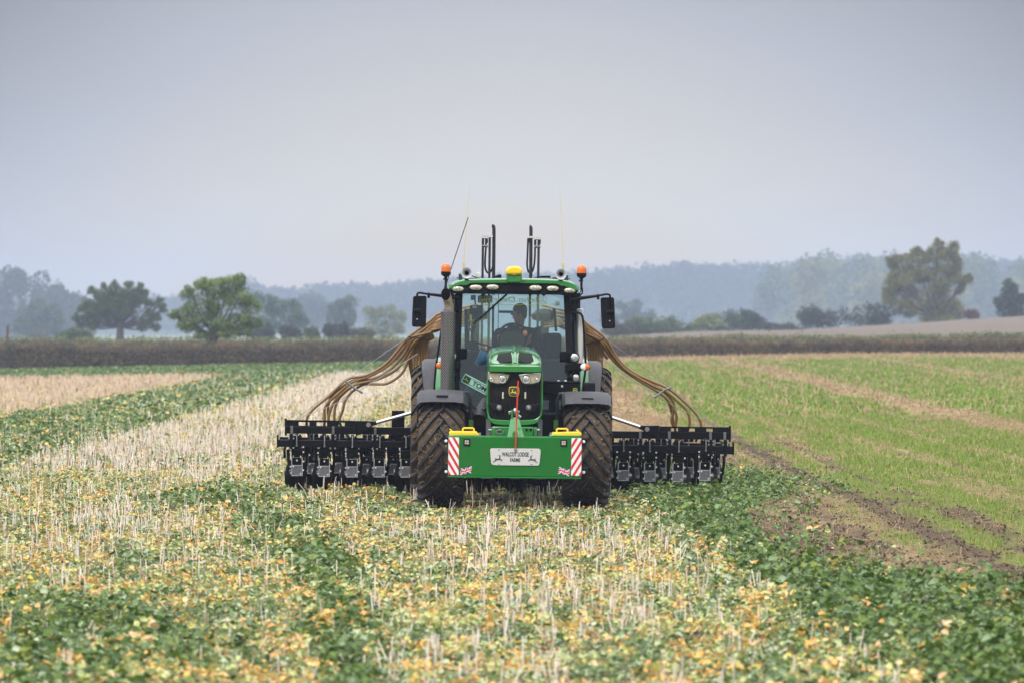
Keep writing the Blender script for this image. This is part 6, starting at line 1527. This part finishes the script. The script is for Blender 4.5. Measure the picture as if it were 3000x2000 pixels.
tree('willow_tree', 'large ragged olive willow on the right with two crowns', 'tree', 505, (2745, 965), (2735, 925),
     [(2640, 775, 40, 30), (2612, 765, 22, 20), (2690, 755, 44, 26), (2685, 735, 24, 14), (2650, 820, 56, 40), (2615, 840, 34, 36), (2640, 870, 48, 34), (2700, 800, 40, 36), (2745, 735, 32, 26), (2748, 712, 18, 14), (2790, 728, 26, 24), (2770, 770, 46, 36), (2760, 815, 52, 40), (2805, 775, 22, 26), (2720, 870, 56, 44), (2770, 880, 44, 46), (2800, 905, 34, 34), (2825, 820, 30, 18), (2840, 812, 14, 14), (2810, 850, 18, 14), (2660, 905, 40, 26), (2740, 925, 60, 26)],
     [(.058, .060, .010), (.085, .084, .011), (.115, .107, .012), (.155, .138, .014), (.19, .165, .016)], 60000, .17, gap=.15, trunk_r=.4, droop=.35, seed=85)
tree('upright_tree', 'dark upright tree near the right edge of the picture', 'tree', 500, (2955, 940), (2955, 915), [(2955, 838, 20, 22), (2960, 860, 30, 26), (2945, 885, 34, 26), (2975, 890, 34, 30), (2955, 915, 42, 24), (2990, 880, 20, 16)], [(.024, .038, .022), (.032, .048, .026), (.04, .056, .03)], 4500, .3, gap=.36, trunk_r=.25, seed=95)
tree('pale_tree', 'faint yellow green tree half hidden behind the left side of the willow', 'tree', 1330, (2560, 990), (2560, 950), [(2560, 830, 40, 34), (2530, 860, 36, 36), (2575, 870, 40, 44), (2520, 900, 34, 36), (2560, 920, 46, 36)], [(.14, .16, .07), (.18, .20, .08), (.22, .22, .09)], 4500, .95, gap=.36, trunk_r=.5, seed=105)
tree('pale_tree', 'faint yellow topped tree in the far wood left of the willow', 'tree', 1380, (2370, 990), (2370, 950), [(2375, 800, 46, 36), (2345, 830, 36, 40), (2400, 790, 36, 24), (2370, 870, 50, 50), (2360, 920, 50, 40)], [(.10, .13, .06), (.16, .17, .06), (.22, .20, .07)], 4500, .95, gap=.36, trunk_r=.5, seed=108)
tree('far_tree', 'faint bluish domed tree in the haze above the tucked bluish tree', 'tree', 1300, (915, 1000), (915, 960), [(915, 880, 46, 26), (890, 900, 36, 30), (940, 905, 34, 30), (915, 935, 50, 34)], [(.05, .08, .05), (.07, .10, .06)], 3200, 1.1, gap=.34, trunk_r=.5, seed=115)
tree('far_tree', 'faint spiky tree just right of the tractor mirror', 'tree', 950, (1850, 985), (1850, 950), [(1840, 905, 22, 24), (1868, 895, 16, 20), (1815, 895, 16, 16), (1855, 930, 40, 26), (1900, 925, 22, 16), (1780, 935, 34, 26)], [(.05, .08, .05), (.07, .10, .055)], 3200, .55, gap=.38, trunk_r=.3, seed=118)
# weathered post left of the hedge trees
p = wpt(22, 1003, 309); q = MB()
ptop = wpt(22, 957, 309)
q.tube([Vector(tuple(wpt(22, 1060, 309))), Vector(tuple(p)), Vector(tuple(ptop))], [.085, .08, .07], 8); q.lathe([(.085, 0), (.085, .05), (.03, .10), (.01, .11)], tuple(ptop), 'z', 8)
tag(q.build('fence_post', M['post_wood'], None), 'weathered reddish post rising above the hedge at the far left', 'post')

# far woods read as one mass
def wood(name, label, spec, colors, qs, per, seed):
    Pn, Cn = [], []
    for (cx, cy, cz, rx, rz) in spec:
        d = rng.normal(size=(per, 3)); d /= np.linalg.norm(d, axis=1)[:, None]; r = .5 + .5 * rng.random(per) ** .5
        bump = .7 + .6 * fbm(d[:, 0] * 2 + cx, d[:, 1] * 2, d[:, 2] * 2 + cz, seed=seed)
        Pn.append(np.array((cx, cy, cz)) + d * (r * bump)[:, None] * np.array((rx, rx, rz)))
        t = np.array(colors)[rng.integers(len(colors))]; Cn.append(t * (.75 + .5 * rng.random((per, 1))))
    p, c = np.concatenate(Pn), np.concatenate(Cn)
    o = leaf_quads(name, p, qs * (.6 + .8 * rng.random(len(p))), c, M['foliage'], None)
    return tag(o, label, 'woodland', kind='stuff')
spec = []
for i in range(1500):
    x = -345 + 750 * rng.random(); f = rng.random() ** .6; yy = 2530 + 270 * f
    zt = float(ridge_z(np.array(x))); rx = 4.6 + 5 * rng.random(); rz = rx * (.9 + .8 * rng.random()); top = (zt - 1.4 + 2.0 * (rng.random() - .45)) if f > .62 else float(height(np.array(x), np.array(yy))) + 9.5 + 4 * rng.random()
    top = min(top, zt + 2.0)
    spec.append((x, yy, top - rz, rx, rz))
wood('hill_woodland', 'hazy blue wood covering the long far ridge', spec, [(.035, .055, .03), (.045, .07, .035), (.06, .085, .04)], 2.2, 90, 201)
spec = []
for i in range(70):
    px = -160 + 370 * rng.random(); topy = np.interp(px, [-200, 0, 60, 110, 150, 180, 205], [802, 806, 802, 812, 826, 856, 892]) ; py = topy + 12 + 190 * rng.random() ** 1.6
    c = wpt(px, py, 1480 + 100 * rng.random()); r = 2.0 + 1.9 * rng.random(); spec.append((c[0], c[1], c[2], r, r * 1.5))
for i in range(24):
    px = 150 + 110 * rng.random(); py = np.interp(px, [150, 260], [850, 880]) + 10 + 100 * rng.random(); c = wpt(px, py, 1540); spec.append((c[0], c[1], c[2], 3.0, 3.5))
wood('far_woodland', 'faint grey blue stand of tall trees at the far left', spec, [(.045, .06, .04), (.055, .075, .045), (.065, .085, .05)], 1.2, 150, 211)
spec = []
for i in range(120):
    px = 2235 + 900 * rng.random(); topy = np.interp(px, [2235, 2260, 2300, 2350, 2420, 2560, 2700, 2850, 3100], [860, 800, 785, 775, 765, 765, 790, 772, 775]); py = topy + 16 + 170 * rng.random() ** 1.3
    c = wpt(px, py, 1900 + 200 * rng.random()); r = 3.5 + 3 * rng.random(); spec.append((c[0], c[1], c[2], r, r * 1.3))
wood('far_woodland', 'hazy green blue wood behind the willow', spec, [(.05, .085, .03), (.06, .10, .035), (.085, .13, .04), (.11, .15, .045), (.24, .24, .06)], 1.7, 150, 221)

# ------------------------------------------------------------------ haze: one even volume round everything
q = MB(); q.box(-1300, 1300, -300, 3600, -6.0, 46.0)
m = bpy.data.materials.new('haze_air'); m.use_nodes = True
n, l = m.node_tree.nodes, m.node_tree.links; n.clear()
out = n.new('ShaderNodeOutputMaterial'); pv = n.new('ShaderNodeVolumePrincipled')
pv.inputs['Color'].default_value = (0.585, 0.685, 0.88, 1); pv.inputs['Density'].default_value = HAZE; pv.inputs['Anisotropy'].default_value = 0.0
l.new(pv.outputs[0], out.inputs['Volume'])
hz = q.build('haze', m, None, smooth=False); tag(hz, kind='stuff')
